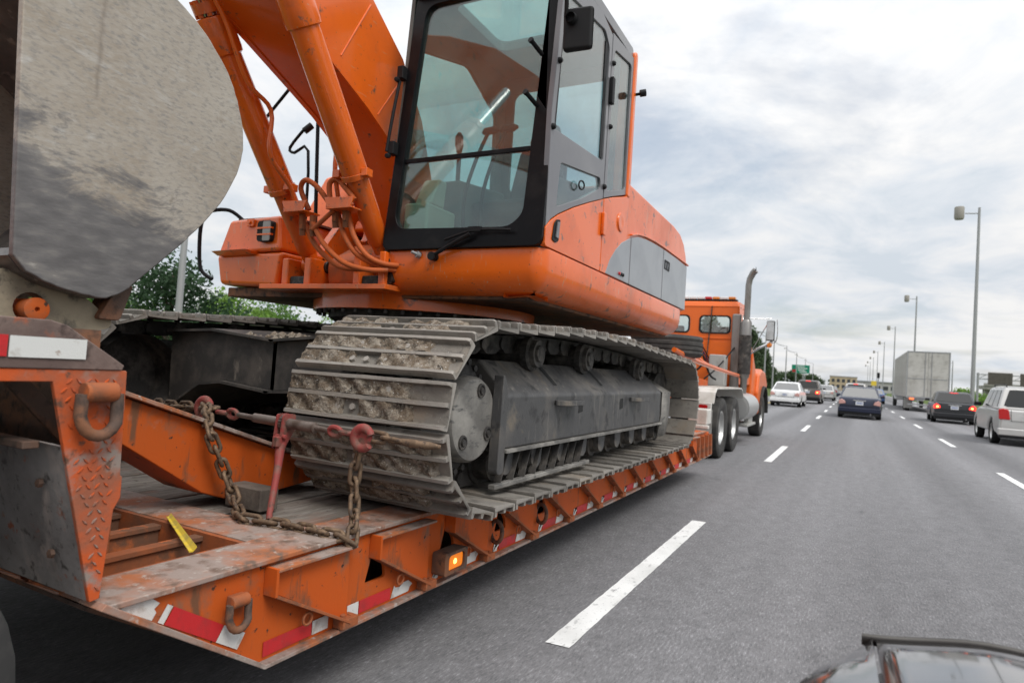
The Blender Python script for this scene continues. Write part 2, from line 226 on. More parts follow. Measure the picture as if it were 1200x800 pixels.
# asphalt: worn grey, fine aggregate, wheel tracks along the lanes
def asphalt():
    m = mat('asphalt', (0.145, 0.142, 0.142), 0.72)
    nt = m.node_tree; L = nt.links.new; p = nt.nodes['Principled BSDF']
    tc = nt.nodes.new('ShaderNodeTexCoord')
    def nz(scale, det, st, rg=0.6):
        mp = nt.nodes.new('ShaderNodeMapping'); mp.inputs['Scale'].default_value = st; L(tc.outputs['Object'], mp.inputs[0])
        n = nt.nodes.new('ShaderNodeTexNoise'); n.inputs['Scale'].default_value = scale; n.inputs['Detail'].default_value = det; n.inputs['Roughness'].default_value = rg
        L(mp.outputs[0], n.inputs[0]); return n.outputs[0]
    fine = ramp(nt, nz(85, 4, (1, 0.22, 1), 0.8), [(0.30, g3(0.55)), (0.45, g3(0.90)), (0.57, g3(1.09)), (0.70, g3(1.9))])
    mid = ramp(nt, nz(10, 6, (1, 0.5, 1)), [(0.35, g3(0.90)), (0.65, g3(1.10))])
    lane = ramp(nt, nz(1.0, 5, (1, 0.02, 1), 0.5), [(0.32, g3(0.78)), (0.68, g3(1.2))])
    big = ramp(nt, nz(0.12, 4, (1, 0.4, 1)), [(0.3, g3(0.93)), (0.7, g3(1.07))])
    cur = None
    sx = nt.nodes.new('ShaderNodeSeparateXYZ'); L(tc.outputs['Object'], sx.inputs[0])
    wob = mathn(nt, 'MULTIPLY', nz(0.25, 3, (1, 0.15, 1)), 1.2)
    wp = mathn(nt, 'COSINE', mathn(nt, 'ADD', mathn(nt, 'MULTIPLY', sx.outputs[0], 2 * pi / 1.83), wob))
    tracks = ramp(nt, mathn(nt, 'MULTIPLY_ADD', wp, 0.5, 0.5), [(0.0, g3(0.90)), (1.0, g3(1.08))])
    drip = ramp(nt, nz(3.2, 5, (1, 0.25, 1), 0.6), [(0.27, g3(0.72)), (0.36, g3(1.0))])
    for f in (fine, mid, lane, big, tracks, drip):
        mxn = nt.nodes.new('ShaderNodeMix'); mxn.data_type = 'RGBA'; mxn.blend_type = 'MULTIPLY'; mxn.inputs[0].default_value = 1
        if cur is None: mxn.inputs[6].default_value = (0.172, 0.170, 0.176, 1)
        else: L(cur, mxn.inputs[6])
        L(f, mxn.inputs[7]); cur = mxn.outputs[2]
    # thin sealed cracks
    vo = nt.nodes.new('ShaderNodeTexVoronoi'); vo.feature = 'DISTANCE_TO_EDGE'; vo.inputs['Scale'].default_value = 0.42
    wv = nt.nodes.new('ShaderNodeTexNoise'); wv.inputs['Scale'].default_value = 2.2; wv.inputs['Detail'].default_value = 6; L(tc.outputs['Object'], wv.inputs[0])
    va = nt.nodes.new('ShaderNodeVectorMath'); va.operation = 'MULTIPLY_ADD'; L(wv.outputs['Color'], va.inputs[0]); va.inputs[1].default_value = (0.9, 0.9, 0); L(tc.outputs['Object'], va.inputs[2])
    mp = nt.nodes.new('ShaderNodeMapping'); mp.inputs['Scale'].default_value = (1, 0.22, 1); L(va.outputs[0], mp.inputs[0]); L(mp.outputs[0], vo.inputs[0])
    cr = ramp(nt, vo.outputs[0], [(0.0, g3(0.62)), (0.010, g3(1.0))])
    mxn = nt.nodes.new('ShaderNodeMix'); mxn.data_type = 'RGBA'; mxn.blend_type = 'MULTIPLY'; mxn.inputs[0].default_value = 0.22; L(cur, mxn.inputs[6]); L(cr, mxn.inputs[7]); cur = mxn.outputs[2]
    L(cur, p.inputs['Base Color'])
    b = nt.nodes.new('ShaderNodeBump'); b.inputs['Strength'].default_value = 0.55; b.inputs['Distance'].default_value = 0.006
    L(nz(95, 3, (1, 0.5, 1), 0.75), b.inputs['Height']); L(b.outputs[0], p.inputs['Normal'])
asphalt()

# ------------------------------------------------------------------ mesh helpers
class MB:
    def __init__(s): s.v = []; s.f = []
    def add(s, vs, fs):
        o = len(s.v); s.v += [tuple(v) for v in vs]; s.f += [tuple(i + o for i in f) for f in fs]; return s
    def box(s, c, d, rot=None):
        c = V(c); h = V(d) / 2
        vs = [V((x * h.x, y * h.y, z * h.z)) for x in (-1, 1) for y in (-1, 1) for z in (-1, 1)]
        if rot is not None: vs = [rot @ v for v in vs]
        return s.add([v + c for v in vs], [(0, 1, 3, 2), (4, 6, 7, 5), (0, 4, 5, 1), (2, 3, 7, 6), (0, 2, 6, 4), (1, 5, 7, 3)])
    def bb(s, a, b): return s.box([(x + y) / 2 for x, y in zip(a, b)], [abs(y - x) for x, y in zip(a, b)])
    def hexa(s, q):  # eight corners: four bottom (ccw), four top
        return s.add(q, [(3, 2, 1, 0), (4, 5, 6, 7), (0, 1, 5, 4), (1, 2, 6, 5), (2, 3, 7, 6), (3, 0, 4, 7)])
    def plate(s, outer, a, b, axis='x', holes=(), shear=None):
        """polygon with holes in the plane across `axis`, from a to b along it"""
        loops = [list(outer)] + [list(h) for h in holes]
        def P(u, v, t):
            if axis == 'x': return (t, u, v)
            if axis == 'y': return (u, t + (shear * v if shear else 0), v)
            return (u, v, t)
        tris = geometry.tessellate_polygon([[V((u, v, 0)) for u, v in lp] for lp in loops])
        flat = [p for lp in loops for p in lp]; n = len(flat)
        vs = [P(u, v, a) for u, v in flat] + [P(u, v, b) for u, v in flat]
        fs = []
        if len(loops) == 1: fs = [tuple(range(n)), tuple(range(2 * n - 1, n - 1, -1))]
        else:
            for t in tris: fs.append(tuple(t)); fs.append(tuple(i + n for i in reversed(t)))
        o = 0
        for lp in loops:
            k = len(lp)
            for i in range(k): fs.append((o + i, o + (i + 1) % k, n + o + (i + 1) % k, n + o + i))
            o += k
        return s.add(vs, fs)
    def cyl(s, p0, p1, r0, r1=None, n=20, cap=True):
        r1 = r0 if r1 is None else r1
        return s.rings([(p0, r0), (p1, r1)], n, cap)
    def rings(s, pr, n=20, cap=True):
        """rings along a straight or bent path: list of (point, radius)"""
        pts = [V(p) for p, _ in pr]; vs = []; prev = None
        for i, (p, r) in enumerate(pr):
            a = pts[max(0, i - 1)]; b = pts[min(len(pts) - 1, i + 1)]
            t = (b - a)
            if t.length < 1e-6: t = (pts[-1] - pts[0])
            t = t.normalized()
            if prev is None:
                u = t.cross(V((0, 0, 1)))
                if u.length < 0.1: u = t.cross(V((1, 0, 0)))
            else: u = prev - t * prev.dot(t)
            u.normalize(); prev = u; w_ = t.cross(u)
            vs += [pts[i] + (u * cos(2 * pi * k / n) + w_ * sin(2 * pi * k / n)) * r for k in range(n)]
        fs = []
        for i in range(len(pr) - 1):
            for k in range(n): fs.append((i * n + k, i * n + (k + 1) % n, (i + 1) * n + (k + 1) % n, (i + 1) * n + k))
        if cap: fs.append(tuple(range(n - 1, -1, -1))); fs.append(tuple((len(pr) - 1) * n + k for k in range(n)))
        return s.add(vs, fs)
    def tube(s, pts, r, n=10, sm=4):
        return s.rings([(p, r) for p in smooth(pts, sm)], n)
    def lathe(s, c, prof, axis='x', n=32, closed=False):
        """prof: (t along axis, radius)"""
        c = V(c); vs = []
        for t, r in prof:
            for k in range(n):
                a = 2 * pi * k / n; y, z = r * cos(a), r * sin(a)
                vs.append(c + (V((t, y, z)) if axis == 'x' else V((y, t, z)) if axis == 'y' else V((y, z, t))))
        fs = []; m = len(prof)
        for i in range(m if closed else m - 1):
            for k in range(n): fs.append((i * n + k, i * n + (k + 1) % n, ((i + 1) % m) * n + (k + 1) % n, ((i + 1) % m) * n + k))
        return s.add(vs, fs)
    def torus(s, c, R_, r, axis=(1, 0, 0), n=20, m=8, stretch=1.0, sdir=None, arc=None):
        ax = V(axis).normalized(); u = V(sdir).normalized() if sdir else (ax.cross(V((0, 0, 1))) if abs(ax.z) < 0.9 else V((1, 0, 0))).normalized()
        w_ = ax.cross(u); pts = []
        tot = 2 * pi if arc is None else arc
        for k in range(n + (0 if arc is None else 1)):
            a = tot * k / n; pts.append(V(c) + u * cos(a) * R_ * stretch + w_ * sin(a) * R_)
        if arc is not None: return s.rings([(p, r) for p in pts], m)
        return s.loop(pts, r, m, ax)
    def loop(s, pts, r, m=8, ax=None):
        n = len(pts); vs = []
        for i in range(n):
            t = (pts[(i + 1) % n] - pts[i - 1]).normalized(); u = ax; w_ = t.cross(u).normalized()
            vs += [pts[i] + (u * cos(2 * pi * k / m) + w_ * sin(2 * pi * k / m)) * r for k in range(m)]
        fs = [(i * m + k, i * m + (k + 1) % m, ((i + 1) % n) * m + (k + 1) % m, ((i + 1) % n) * m + k) for i in range(n) for k in range(m)]
        return s.add(vs, fs)
    def sweep(s, path, prof, closed=False):
        """path in plan (x, y), outward on its right; prof: (offset outward, z) ; open strip with thickness given by prof itself"""
        n = len(path); vs = []
        for i, p in enumerate(path):
            a = V(path[i - 1] if (i or closed) else path[i]); b = V(path[(i + 1) % n] if (i < n - 1 or closed) else path[i])
            t = (b - a).normalized(); nr = V((t.y, -t.x))
            for o, z in prof: vs.append((p[0] + nr.x * o, p[1] + nr.y * o, z))
        m = len(prof); fs = []
        for i in range(n if closed else n - 1):
            for k in range(m): fs.append((i * m + k, ((i + 1) % n) * m + k, ((i + 1) % n) * m + (k + 1) % m, i * m + (k + 1) % m))
        if not closed: fs.append(tuple(range(m))); fs.append(tuple((n - 1) * m + k for k in range(m - 1, -1, -1)))
        return s.add(vs, fs)
    def loft(s, secs, cap=True):
        n = len(secs[0]); vs = [p for sc in secs for p in sc]; fs = []
        for i in range(len(secs) - 1):
            for k in range(n): fs.append((i * n + k, i * n + (k + 1) % n, (i + 1) * n + (k + 1) % n, (i + 1) * n + k))
        if cap: fs.append(tuple(range(n - 1, -1, -1))); fs.append(tuple((len(secs) - 1) * n + k for k in range(n)))
        return s.add(vs, fs)
def smooth(pts, k):
    pts = [V(p) for p in pts]
    if k <= 1 or len(pts) < 3: return pts
    out = []
    for i in range(len(pts) - 1):
        p0 = pts[max(0, i - 1)]; p1 = pts[i]; p2 = pts[i + 1]; p3 = pts[min(len(pts) - 1, i + 2)]
        for j in range(k):
            t = j / k; t2, t3 = t * t, t * t * t
            out.append(0.5 * ((2 * p1) + (p2 - p0) * t + (2 * p0 - 5 * p1 + 4 * p2 - p3) * t2 + (3 * p1 - p0 - 3 * p2 + p3) * t3))
    out.append(pts[-1]); return out
def rrect(x0, y0, x1, y1, r, n=5):
    o = []
    for cx_, cy_, a0 in ((x1 - r, y1 - r, 0), (x0 + r, y1 - r, 90), (x0 + r, y0 + r, 180), (x1 - r, y0 + r, 270)):
        for k in range(n + 1): a = R(a0 + 90 * k / n); o.append((cx_ + r * cos(a), cy_ + r * sin(a)))
    return o
def rpoly(pts, r, n=4):
    """polygon with rounded corners"""
    o = []; m = len(pts)
    for i in range(m):
        p = V(pts[i]); a = V(pts[i - 1]) - p; b = V(pts[(i + 1) % m]) - p
        rr = min(r, a.length * 0.45, b.length * 0.45); a = p + a.normalized() * rr; b = p + b.normalized() * rr
        for k in range(n + 1):
            t = k / n; q = a * (1 - t) ** 2 + p * 2 * t * (1 - t) + b * t * t; o.append((q.x, q.y))
    return o
def circ(cx_, cy_, r, n=20, a0=0, a1=360):
    return [(cx_ + r * cos(R(a0 + (a1 - a0) * k / n)), cy_ + r * sin(R(a0 + (a1 - a0) * k / n))) for k in range(n + (0 if a1 - a0 == 360 else 1))]

W = {}
def wl(o): return W.get(o.name, V((0, 0, 0))) if o else V((0, 0, 0))
def finish(me, ang=38):
    bm = bmesh.new(); bm.from_mesh(me); bmesh.ops.recalc_face_normals(bm, faces=bm.faces); bm.to_mesh(me); bm.free()
    me.shade_smooth(); me.set_sharp_from_angle(angle=R(ang))
def obj(name, mb, m, parent=None, bevel=0, seg=2, ang=38, base=False, recalc=True):
    arr = np.array([tuple(v) for v in mb.v]); lo, hi = arr.min(0), arr.max(0); c = (lo + hi) / 2
    if base or parent is None: c[2] = lo[2]
    me = bpy.data.meshes.new(name); me.from_pydata((arr - c).tolist(), [], mb.f); me.update()
    if recalc: finish(me, ang)
    o = bpy.data.objects.new(name, me); COL.objects.link(o)
    for mm in (m if isinstance(m, (list, tuple)) else [m]): me.materials.append(MATS[mm])
    W[o.name] = V(c)
    if parent: o.parent = parent
    o.location = V(c) - wl(parent)
    if bevel:
        b = o.modifiers.new('bevel', 'BEVEL'); b.width = bevel; b.segments = seg; b.limit_method = 'ANGLE'; b.angle_limit = R(35); b.harden_normals = True
        b.use_clamp_overlap = True
    return o
def tag(o, label, cat=None, group=None, kind=None):
    if label: o['label'] = label
    if cat: o['category'] = cat
    if group: o['group'] = group
    if kind: o['kind'] = kind
    return o
def thing(name, label, cat, loc=(0, 0, 0), group=None):
    o = bpy.data.objects.new(name, None); COL.objects.link(o); o.location = loc; o.empty_display_size = 0.2
    W[o.name] = V(loc); return tag(o, label, cat, group)
def struct(name, mb, m, **k):
    o = obj(name, mb, m, **k); o['kind'] = 'structure'; return o
def inst(src, parent, loc, rot=None, name=None, scale=None):
    """another object on the same mesh; loc in scene space"""
    o = bpy.data.objects.new(name or src.name.split('.')[0], src.data); COL.objects.link(o); o.parent = parent
    for md in src.modifiers:
        b = o.modifiers.new(md.name, md.type)
        if md.type == 'BEVEL': b.width = md.width; b.segments = md.segments; b.limit_method = 'ANGLE'; b.angle_limit = md.angle_limit; b.harden_normals = True
    W[o.name] = V(loc); o.location = V(loc) - wl(parent)
    if rot is not None:
        if isinstance(rot, Matrix): o.rotation_euler = rot.to_euler()
        else: o.rotation_euler = rot
    if scale: o.scale = scale
    return o
def rotX(a): return Matrix.Rotation(a, 3, 'X')

# ------------------------------------------------------------------ the road and the land
m = MB(); m.add([(-1500, -300, -0.35), (1500, -300, -0.35), (1500, 4000, -0.35), (-1500, 4000, -0.35)], [(0, 1, 2, 3)])
struct('ground', m, 'grass')
m = MB(); ys = [-60, 0, 40, 120, 400, 1500]
m.add([(x, y, 0) for y in ys for x in (-7.6, 8.4)], [(2 * i, 2 * i + 1, 2 * i + 3, 2 * i + 2) for i in range(len(ys) - 1)])
road = struct('road', m, 'asphalt')
for mm_, name, x0, x1, x2, x3 in (('grass', 'verge', -14, -7.6, -60, -0.0), ('grass', 'verge', 8.4, 13, 60, 0)):
    pass
m = MB(); m.add([(-7.6, -60, -0.004), (-7.6, 1500, -0.004), (-10, 1500, 0.03), (-10, -60, 0.03), (-24, 1500, 0.5), (-24, -60, 0.5), (-60, 1500, 0.7), (-60, -60, 0.7), (-200, 1500, -0.4), (-200, -60, -0.4)],
              [(0, 3, 2, 1), (3, 5, 4, 2), (5, 7, 6, 4), (7, 9, 8, 6)])
struct('verge', m, 'grass')
m = MB(); m.add([(8.4, -60, -0.004), (8.4, 1500, -0.004), (12, 1500, -0.05), (12, -60, -0.05), (40, 1500, 0.2), (40, -60, 0.2), (200, 1500, -0.4), (200, -60, -0.4)], [(0, 1, 2, 3), (3, 2, 4, 5), (5, 4, 6, 7)])
struct('verge', m, 'grass')
dash = None
def lane_dash(x, y0, y1, wd=0.125):
    r_ = random.Random(int(y0 * 7 + x * 13)); k_ = 60; j = lambda: r_.uniform(-.002, .002)
    vs = [(x - wd / 2 + j(), y0 + (y1 - y0) * i / k_ + j(), 0.004) for i in range(k_ + 1)] + [(x + wd / 2 + j(), y0 + (y1 - y0) * i / k_ + j() + .012, 0.004) for i in range(k_ + 1)]
    mb = MB(); mb.add(vs, [(i, k_ + 1 + i, k_ + 2 + i, i + 1) for i in range(k_)])
    return obj('lane_dash', mb, 'paint_line', road)
for k in range(24): lane_dash(-1.225, 3.0 + 9 * k, 6.35 + 9 * k)
for k in range(24): lane_dash(2.43, 11.5 + 9 * k - 9, 14.6 + 9 * k - 9)
for k in range(10): lane_dash(6.08, 8 + 9 * k, 11 + 9 * k)
m = MB(); m.add([(-5.05, -60, 0.004), (-4.92, -60, 0.004), (-4.92, 600, 0.004), (-5.05, 600, 0.004)], [(0, 1, 2, 3)]); obj('edge_line', m, 'paint_yellow', road)
m = MB(); m.add([(7.75, -60, 0.004), (7.88, -60, 0.004), (7.88, 600, 0.004), (7.75, 600, 0.004)], [(0, 1, 2, 3)]); obj('edge_line', m, 'paint_line', road)

# ------------------------------------------------------------------ the lowboy trailer
XS, XC = -1.72, -3.15                      # outer right face, centre line
XL = 2 * XC - XS
trailer = thing('lowboy_trailer', 'dirty orange lowboy trailer carrying the excavator, red and white tape on its side', 'trailer', (XC, 5.0, 0))
# right side web with tapered tail, lightening holes
prof = [(1.06, 0.636), (1.60, 0.305), (9.33, 0.315), (9.30, 0.60), (8.72, 0.66), (8.55, 0.636)]
holes = []
for k, y in enumerate((2.115, 2.655, 3.20, 3.75)):
    holes.append(rpoly([(y, 0.425), (y + 0.135, 0.425), (y + 0.125, 0.475), (y + 0.045, 0.565)], 0.018))
for sx, nm in ((XS, 0), (XL, 1)):
    t = 0.014 if sx == XS else -0.014
    m = MB(); m.plate(prof, sx - 0.014, sx, 'x', holes if sx == XS else ()); obj('side_web', m, 'orange_trailer', trailer)
# bottom flange follows the web's lower edge; top flange = the deck rim
for sx, s_ in ((XS, 1), (XL, -1)):
    m = MB()
    m.plate([(1.03, 0.650), (1.595, 0.290), (9.36, 0.299), (9.36, 0.315), (1.60, 0.3045), (1.045, 0.664)], sx - 0.07 * s_, sx + 0.035 * s_, 'x')
    obj('bottom_flange', m, 'rim_steel', trailer, bevel=0.003)
    m = MB(); m.bb((sx - 0.20 * s_, 1.05, 0.636), (sx + 0.022 * s_, 9.0, 0.654)); obj('deck_rim', m, 'rim_steel', trailer, bevel=0.004)
    m = MB(); m.bb((sx - 0.213 * s_, 1.70, 0.33), (sx - 0.199 * s_, 9.0, 0.634)); obj('inner_web', m, 'rust_dark', trailer)
# outrigger brackets along the right side
b_src = None
br_y = [1.60, 2.14, 2.70, 3.26, 3.84, 4.42, 5.0, 5.6, 6.2, 6.8, 7.4, 8.0]
for i, y in enumerate(br_y):
    root = obj('outrigger_bracket', MB().plate([(y + 0.012, 0.612), (y + 0.385, 0.612), (y + 0.395, 0.335), (y + 0.375, 0.335), (y + 0.012, 0.535)], XS + 0.012, XS + 0.026, 'x'), 'orange_trailer', trailer, bevel=0.002)
    m = MB(); m.bb((XS + 0.001, y, 0.612), (XS + 0.062, y + 0.39, 0.622)); obj('ledge', m, 'rim_steel', root, bevel=0.002)
    m = MB(); m.bb((XS + 0.001, y - 0.008, 0.53), (XS + 0.060, y + 0.004, 0.625)); obj('end_plate', m, 'orange_trailer', root, bevel=0.002)
    dy, dz = 0.385, -0.205; ln = math.hypot(dy, dz); a = math.atan2(dz, dy)
    m = MB(); m.box((XS + 0.030, y + dy / 2, 0.533 + dz / 2), (0.056, ln, 0.011), rotX(a)); obj('slope_flange', m, 'rust_orange', root, bevel=0.002)
    m = MB(); m.torus((XS + 0.034, y + 0.175, 0.402), 0.021, 0.005, (1, 0, 0), 16, 6); obj('tie_ring', m, 'rust_orange', root)
    m = MB(); m.bb((XS + 0.001, y + 0.345, 0.307), (XS + 0.055, y + 0.43, 0.345)); m.cyl((XS + 0.03, y + 0.365, 0.30), (XS + 0.03, y + 0.365, 0.36), 0.011); m.cyl((XS + 0.03, y + 0.41, 0.30), (XS + 0.03, y + 0.41, 0.35), 0.011)
    obj('hinge_foot', m, 'rust_orange', root, bevel=0.003)
    if i in (3, 4):
        m = MB(); m.torus((XS + 0.03, y - 0.09, 0.44), 0.045, 0.012, (0.3, 1, 0), 18, 8, 1.3, (0, 0, 1)); obj('lashing_ring', m, 'rust_dark', trailer)
# reflective tape
def tape(y0, z0, y1, z1, m_, h=0.05, x=XS + 0.0025, up=None):
    d = V((y1 - y0, z1 - z0)).normalized(); n_ = V((-d.y, d.x))
    pts = [(y0, z0), (y1, z1), (y1 + n_.x * h, z1 + n_.y * h), (y0 + n_.x * h, z0 + n_.y * h)]
    k = random.Random(y0 * 91); j = 0.003
    if m_ == 'tape_white' and y0 > 2.2:      # ragged, partly peeled
        pts = [(y0, z0), (y1 - 0.02, z1), (y1 - 0.012, z1 + h * .35), (y1 + 0.006, z1 + h * .55), (y1 - 0.025, z1 + h), (y0 + 0.07, z0 + h * .98), (y0 + 0.062, z0 + h * .72), (y0 + 0.03, z0 + h * .8), (y0 + 0.02, z0 + h)]
    return obj('reflective_tape', MB().plate(pts, x, x + 0.0018, 'x'), m_, trailer)
sl = (0.305 - 0.636) / 0.54
def st(y): return 0.636 + (y - 1.06) * sl + 0.012
obj('reflective_tape', MB().plate([(1.10, .627), (1.195, .5685), (1.207, .588), (1.20, .60), (1.216, .612), (1.19, .632), (1.11, .632)], XS + .0025, XS + .0043, 'x'), 'tape_white', trailer)
for y0, y1, c in ((1.215, 1.232, 'tape_white'), (1.236, 1.415, 'tape_red'), (1.418, 1.50, 'tape_white')): tape(y0, st(y0) + 0.004, y1, st(y1) + 0.004, c, 0.052)
yy = 1.605
tape(1.608, 0.318, 1.83, 0.318, 'tape_red'); tape(1.834, 0.318, 1.915, 0.318, 'tape_white')
for k in range(11):
    y = 2.02 + 0.585 * k
    tape(y, 0.318, y + 0.065, 0.318, 'tape_white'); tape(y + 0.07, 0.318, y + 0.27, 0.318, 'tape_red'); tape(y + 0.275, 0.318, y + 0.42, 0.318, 'tape_white')
# D rings
def dring(y, z, x, parent, s=1.0, m_='rust_dark'):
    m = MB(); c = V((x + 0.028, y, z))
    pts = [c + V((0.004 * 0, a * s, b * s)) for a, b in ((-0.036, 0.0), (-0.037, -0.045))] + [c + V((0.006, 0.037 * s * cos(t), -0.045 * s + 0.042 * s * sin(t))) for t in [pi + pi * k / 8 for k in range(1, 8)]] + [c + V((0, a * s, b * s)) for a, b in ((0.037, -0.045), (0.036, 0.0))]
    m.rings([(p, 0.0125 * s) for p in pts], 12)
    r_ = obj('tie_down_ring', m, m_, parent)
    m = MB(); m.cyl(c + V((-0.004, -0.033 * s, 0.004)), c + V((-0.004, 0.033 * s, 0.004)), 0.021 * s, n=18); m.bb((x, y - 0.028 * s, z - 0.012), (x + 0.024, y + 0.028 * s, z + 0.022)); obj('ring_sleeve', m, 'rust_orange', r_, bevel=0.004)
    return r_
dring(1.475, 0.545, XS, trailer, 0.98)
# amber marker lamp in its guard
m = MB(); m.plate(rrect(2.60, 0.345, 2.80, 0.45, 0.012), XS + 0.001, XS + 0.075, 'x', [rrect(2.635, 0.36, 2.775, 0.435, 0.02)])
lamp = obj('marker_lamp', m, 'rust_dark', trailer, bevel=0.004); tag(lamp, 'lit amber marker lamp in a rusty guard')
m = MB(); m.plate(rrect(2.636, 0.361, 2.774, 0.434, 0.02), XS + 0.02, XS + 0.066, 'x'); obj('lens', m, 'amber', lamp, bevel=0.006)
m = MB(); m.lathe((XS + 0.067, 2.70, 0.398), [(0, 0.014), (0.004, 0.010), (0.006, 0.0005)], 'x', 12); obj('bulb', m, 'amber_hot', lamp)
# deck planks and steel cross plate
nb = 12; pw = (XL + 0.21 - (XS - 0.21)) / nb
for k in range(nb):
    x0 = XS - 0.215 + pw * k; x1 = x0 + pw
    a, b = min(x0, x1) + 0.004, max(x0, x1) - 0.004
    m = MB(); m.bb((a, 1.905, 0.60), (b, 9.0, 0.640 + random.uniform(-0.003, 0.006))); obj('deck_plank', m, 'wood', trailer, bevel=0.004)
m = MB(); m.bb((XL + 0.215, 1.69, 0.625), (XS - 0.205, 1.90, 0.651)); obj('cross_plate', m, 'rim_steel', trailer, bevel=0.003)
m = MB(); m.bb((XL + 0.215, 1.665, 0.30), (XS - 0.205, 1.685, 0.648)); obj('cross_beam', m, 'rust_orange', trailer)
for y in (3.2, 4.6, 6.0, 7.4, 8.9):
    m = MB(); m.bb((XL + 0.215, y, 0.33), (XS - 0.215, y + 0.05, 0.598)); obj('cross_beam', m, 'rust_dark', trailer)
# open well at the tail with longitudinal beams
for x in (-1.945, -2.15, -2.40, -2.66, -2.95, -3.3, -3.65, -4.0):
    m = MB(); m.plate([(1.08, 0.615), (1.585, 0.325), (1.664, 0.325), (1.664, 0.618), (1.08, 0.618)], x - 0.008, x + 0.008, 'x'); m.bb((x - 0.028, 1.08, 0.619), (x + 0.020, 1.664, 0.637)); obj('well_beam', m, 'rust_orange', trailer, bevel=0.003)
m = MB(); m.plate([(1.05, 0.622), (1.60, 0.295), (9.3, 0.30), (9.3, 0.312), (1.60, 0.310), (1.05, 0.634)], XL + 0.04, XS - 0.072, 'x'); obj('belly_closing_plate', m, 'rust_dark', trailer)  # added to close off the underside and keep it dark
m = MB(); m.bb((-2.62, 1.35, 0.52), (-2.30, 1.42, 0.70)); m.cyl((-2.62, 1.385, 0.70), (-2.30, 1.385, 0.70), 0.035); obj('hinge_lug', m, 'rust_orange', trailer, bevel=0.01)
# raised rear section over the wheels
m = MB(); m.plate([(-1.6, 1.382), (0.865, 1.388), (0.905, 1.378), (1.055, 1.283), (1.05, 1.270), (-1.6, 1.262)], XS - 0.02, XS + 0.004, 'x'); obj('rear_side_rail', m, 'brown_steel', trailer, bevel=0.003)
m = MB(); m.plate([(-1.6, 1.262), (1.052, 1.270), (1.066, 1.268), (1.072, 0.99), (1.078, 0.985), (1.078, 0.93), (1.062, 0.90), (1.045, 0.672), (1.02, 0.668), (0.885, 1.238), (-1.6, 1.232)], XS - 0.016, XS, 'x'); fp = obj('rear_fender_plate', m, 'tread_plate', trailer, bevel=0.003)
m = MB()
for i in range(26):
    for j in range(9):
        z = 0.70 + i * 0.0225; y = 0.90 + j * 0.0225 + (0.011 if i % 2 else 0)
        yl = 0.885 + (1.238 - z) * 0.2368 + 0.018; yr = 1.055 if z > 0.92 else 1.042
        if yl < y < yr and z < 1.255 and not (1.06 < z < 1.22 and 0.945 < y < 1.02):
            a = R(45 if (i + j) % 2 else -45); c, s_ = cos(a), sin(a)
            q = [(-0.0105, 0), (0, -0.0032), (0.0105, 0), (0, 0.0032)]
            vs = [(XS + 0.0002, y + u * c - v * s_, z + u * s_ + v * c) for u, v in q] + [(XS + 0.0035, y + .7 * u * c - .7 * v * s_, z + .7 * u * s_ + .7 * v * c) for u, v in q]
            m.add(vs, [(4, 5, 6, 7), (0, 1, 5, 4), (1, 2, 6, 5), (2, 3, 7, 6), (3, 0, 4, 7)])
tr = obj('tread_pattern', m, 'tread_plate', fp); tr['kind'] = 'stuff'
dring(0.985, 1.21, XS, trailer, 1.22, 'rust_dark')
tape(0.30, 1.30, 0.778, 1.296, 'tape_red', 0.05, XS + 0.0065); o = obj('reflective_tape', MB().bb((XS + 0.0065, 0.782, 1.2955), (XS + 0.0083, 0.952, 1.345)), 'tape_white', trailer)
m = MB(); m.bb((XL, -1.6, 1.30), (XS - 0.02, 1.0, 1.372)); m.bb((XL, -1.6, 1.25), (XL + 0.05, 1.05, 1.31)); obj('rear_deck', m, 'rust_dark', trailer)
q = [(0.895, 1.085), (0.925, 1.075), (1.022, 0.668)]          # folded front wall of the wheel arch, open recess above it
vs = [(x, y, z) for x in (XS - 0.016, XL + 0.1) for y, z in q] + [(x, y + 0.012, z) for x in (XS - 0.016, XL + 0.1) for y, z in q]
m = MB(); m.add(vs, [(0, 1, 4, 3), (1, 2, 5, 4), (6, 9, 10, 7), (7, 10, 11, 8), (0, 3, 9, 6), (2, 8, 11, 5), (0, 6, 7, 1), (1, 7, 8, 2)]); ar = obj('wheel_arch', m, 'arch_grey', trailer)
m = MB(); m.bb((XS - .06, .86, 1.068), (XL + .1, .90, 1.088)); obj('arch_lip', m, 'rust_dark', ar, bevel=.004)
m = MB(); m.plate([(.84, 1.262), (.90, 1.262), (1.05, 1.10), (1.05, 1.05), (1.03, 1.05)], XS - .20, XS - .215, 'x'); obj('gusset', m, 'rust_dark', ar)
for z in (.78, .97): m = MB(); m.cyl((XS - .12, .985 - (z - .78) * .23, z), (XS - .12, .975 - (z - .78) * .23, z), .012, n=6); obj('bolt', m, 'rust_dark', ar)
m = MB(); m.bb((XL + 0.1, 1.06, 0.64), (XS - 0.05, 1.075, 1.25)); obj('bulkhead', m, 'rust_dark', trailer)
m = MB()
for x in (-2.9, -3.5): m.bb((x - 0.1, -1.6, 0.70), (x + 0.1, 1.05, 0.98))
obj('rear_frame', m, 'rust_dark', trailer)
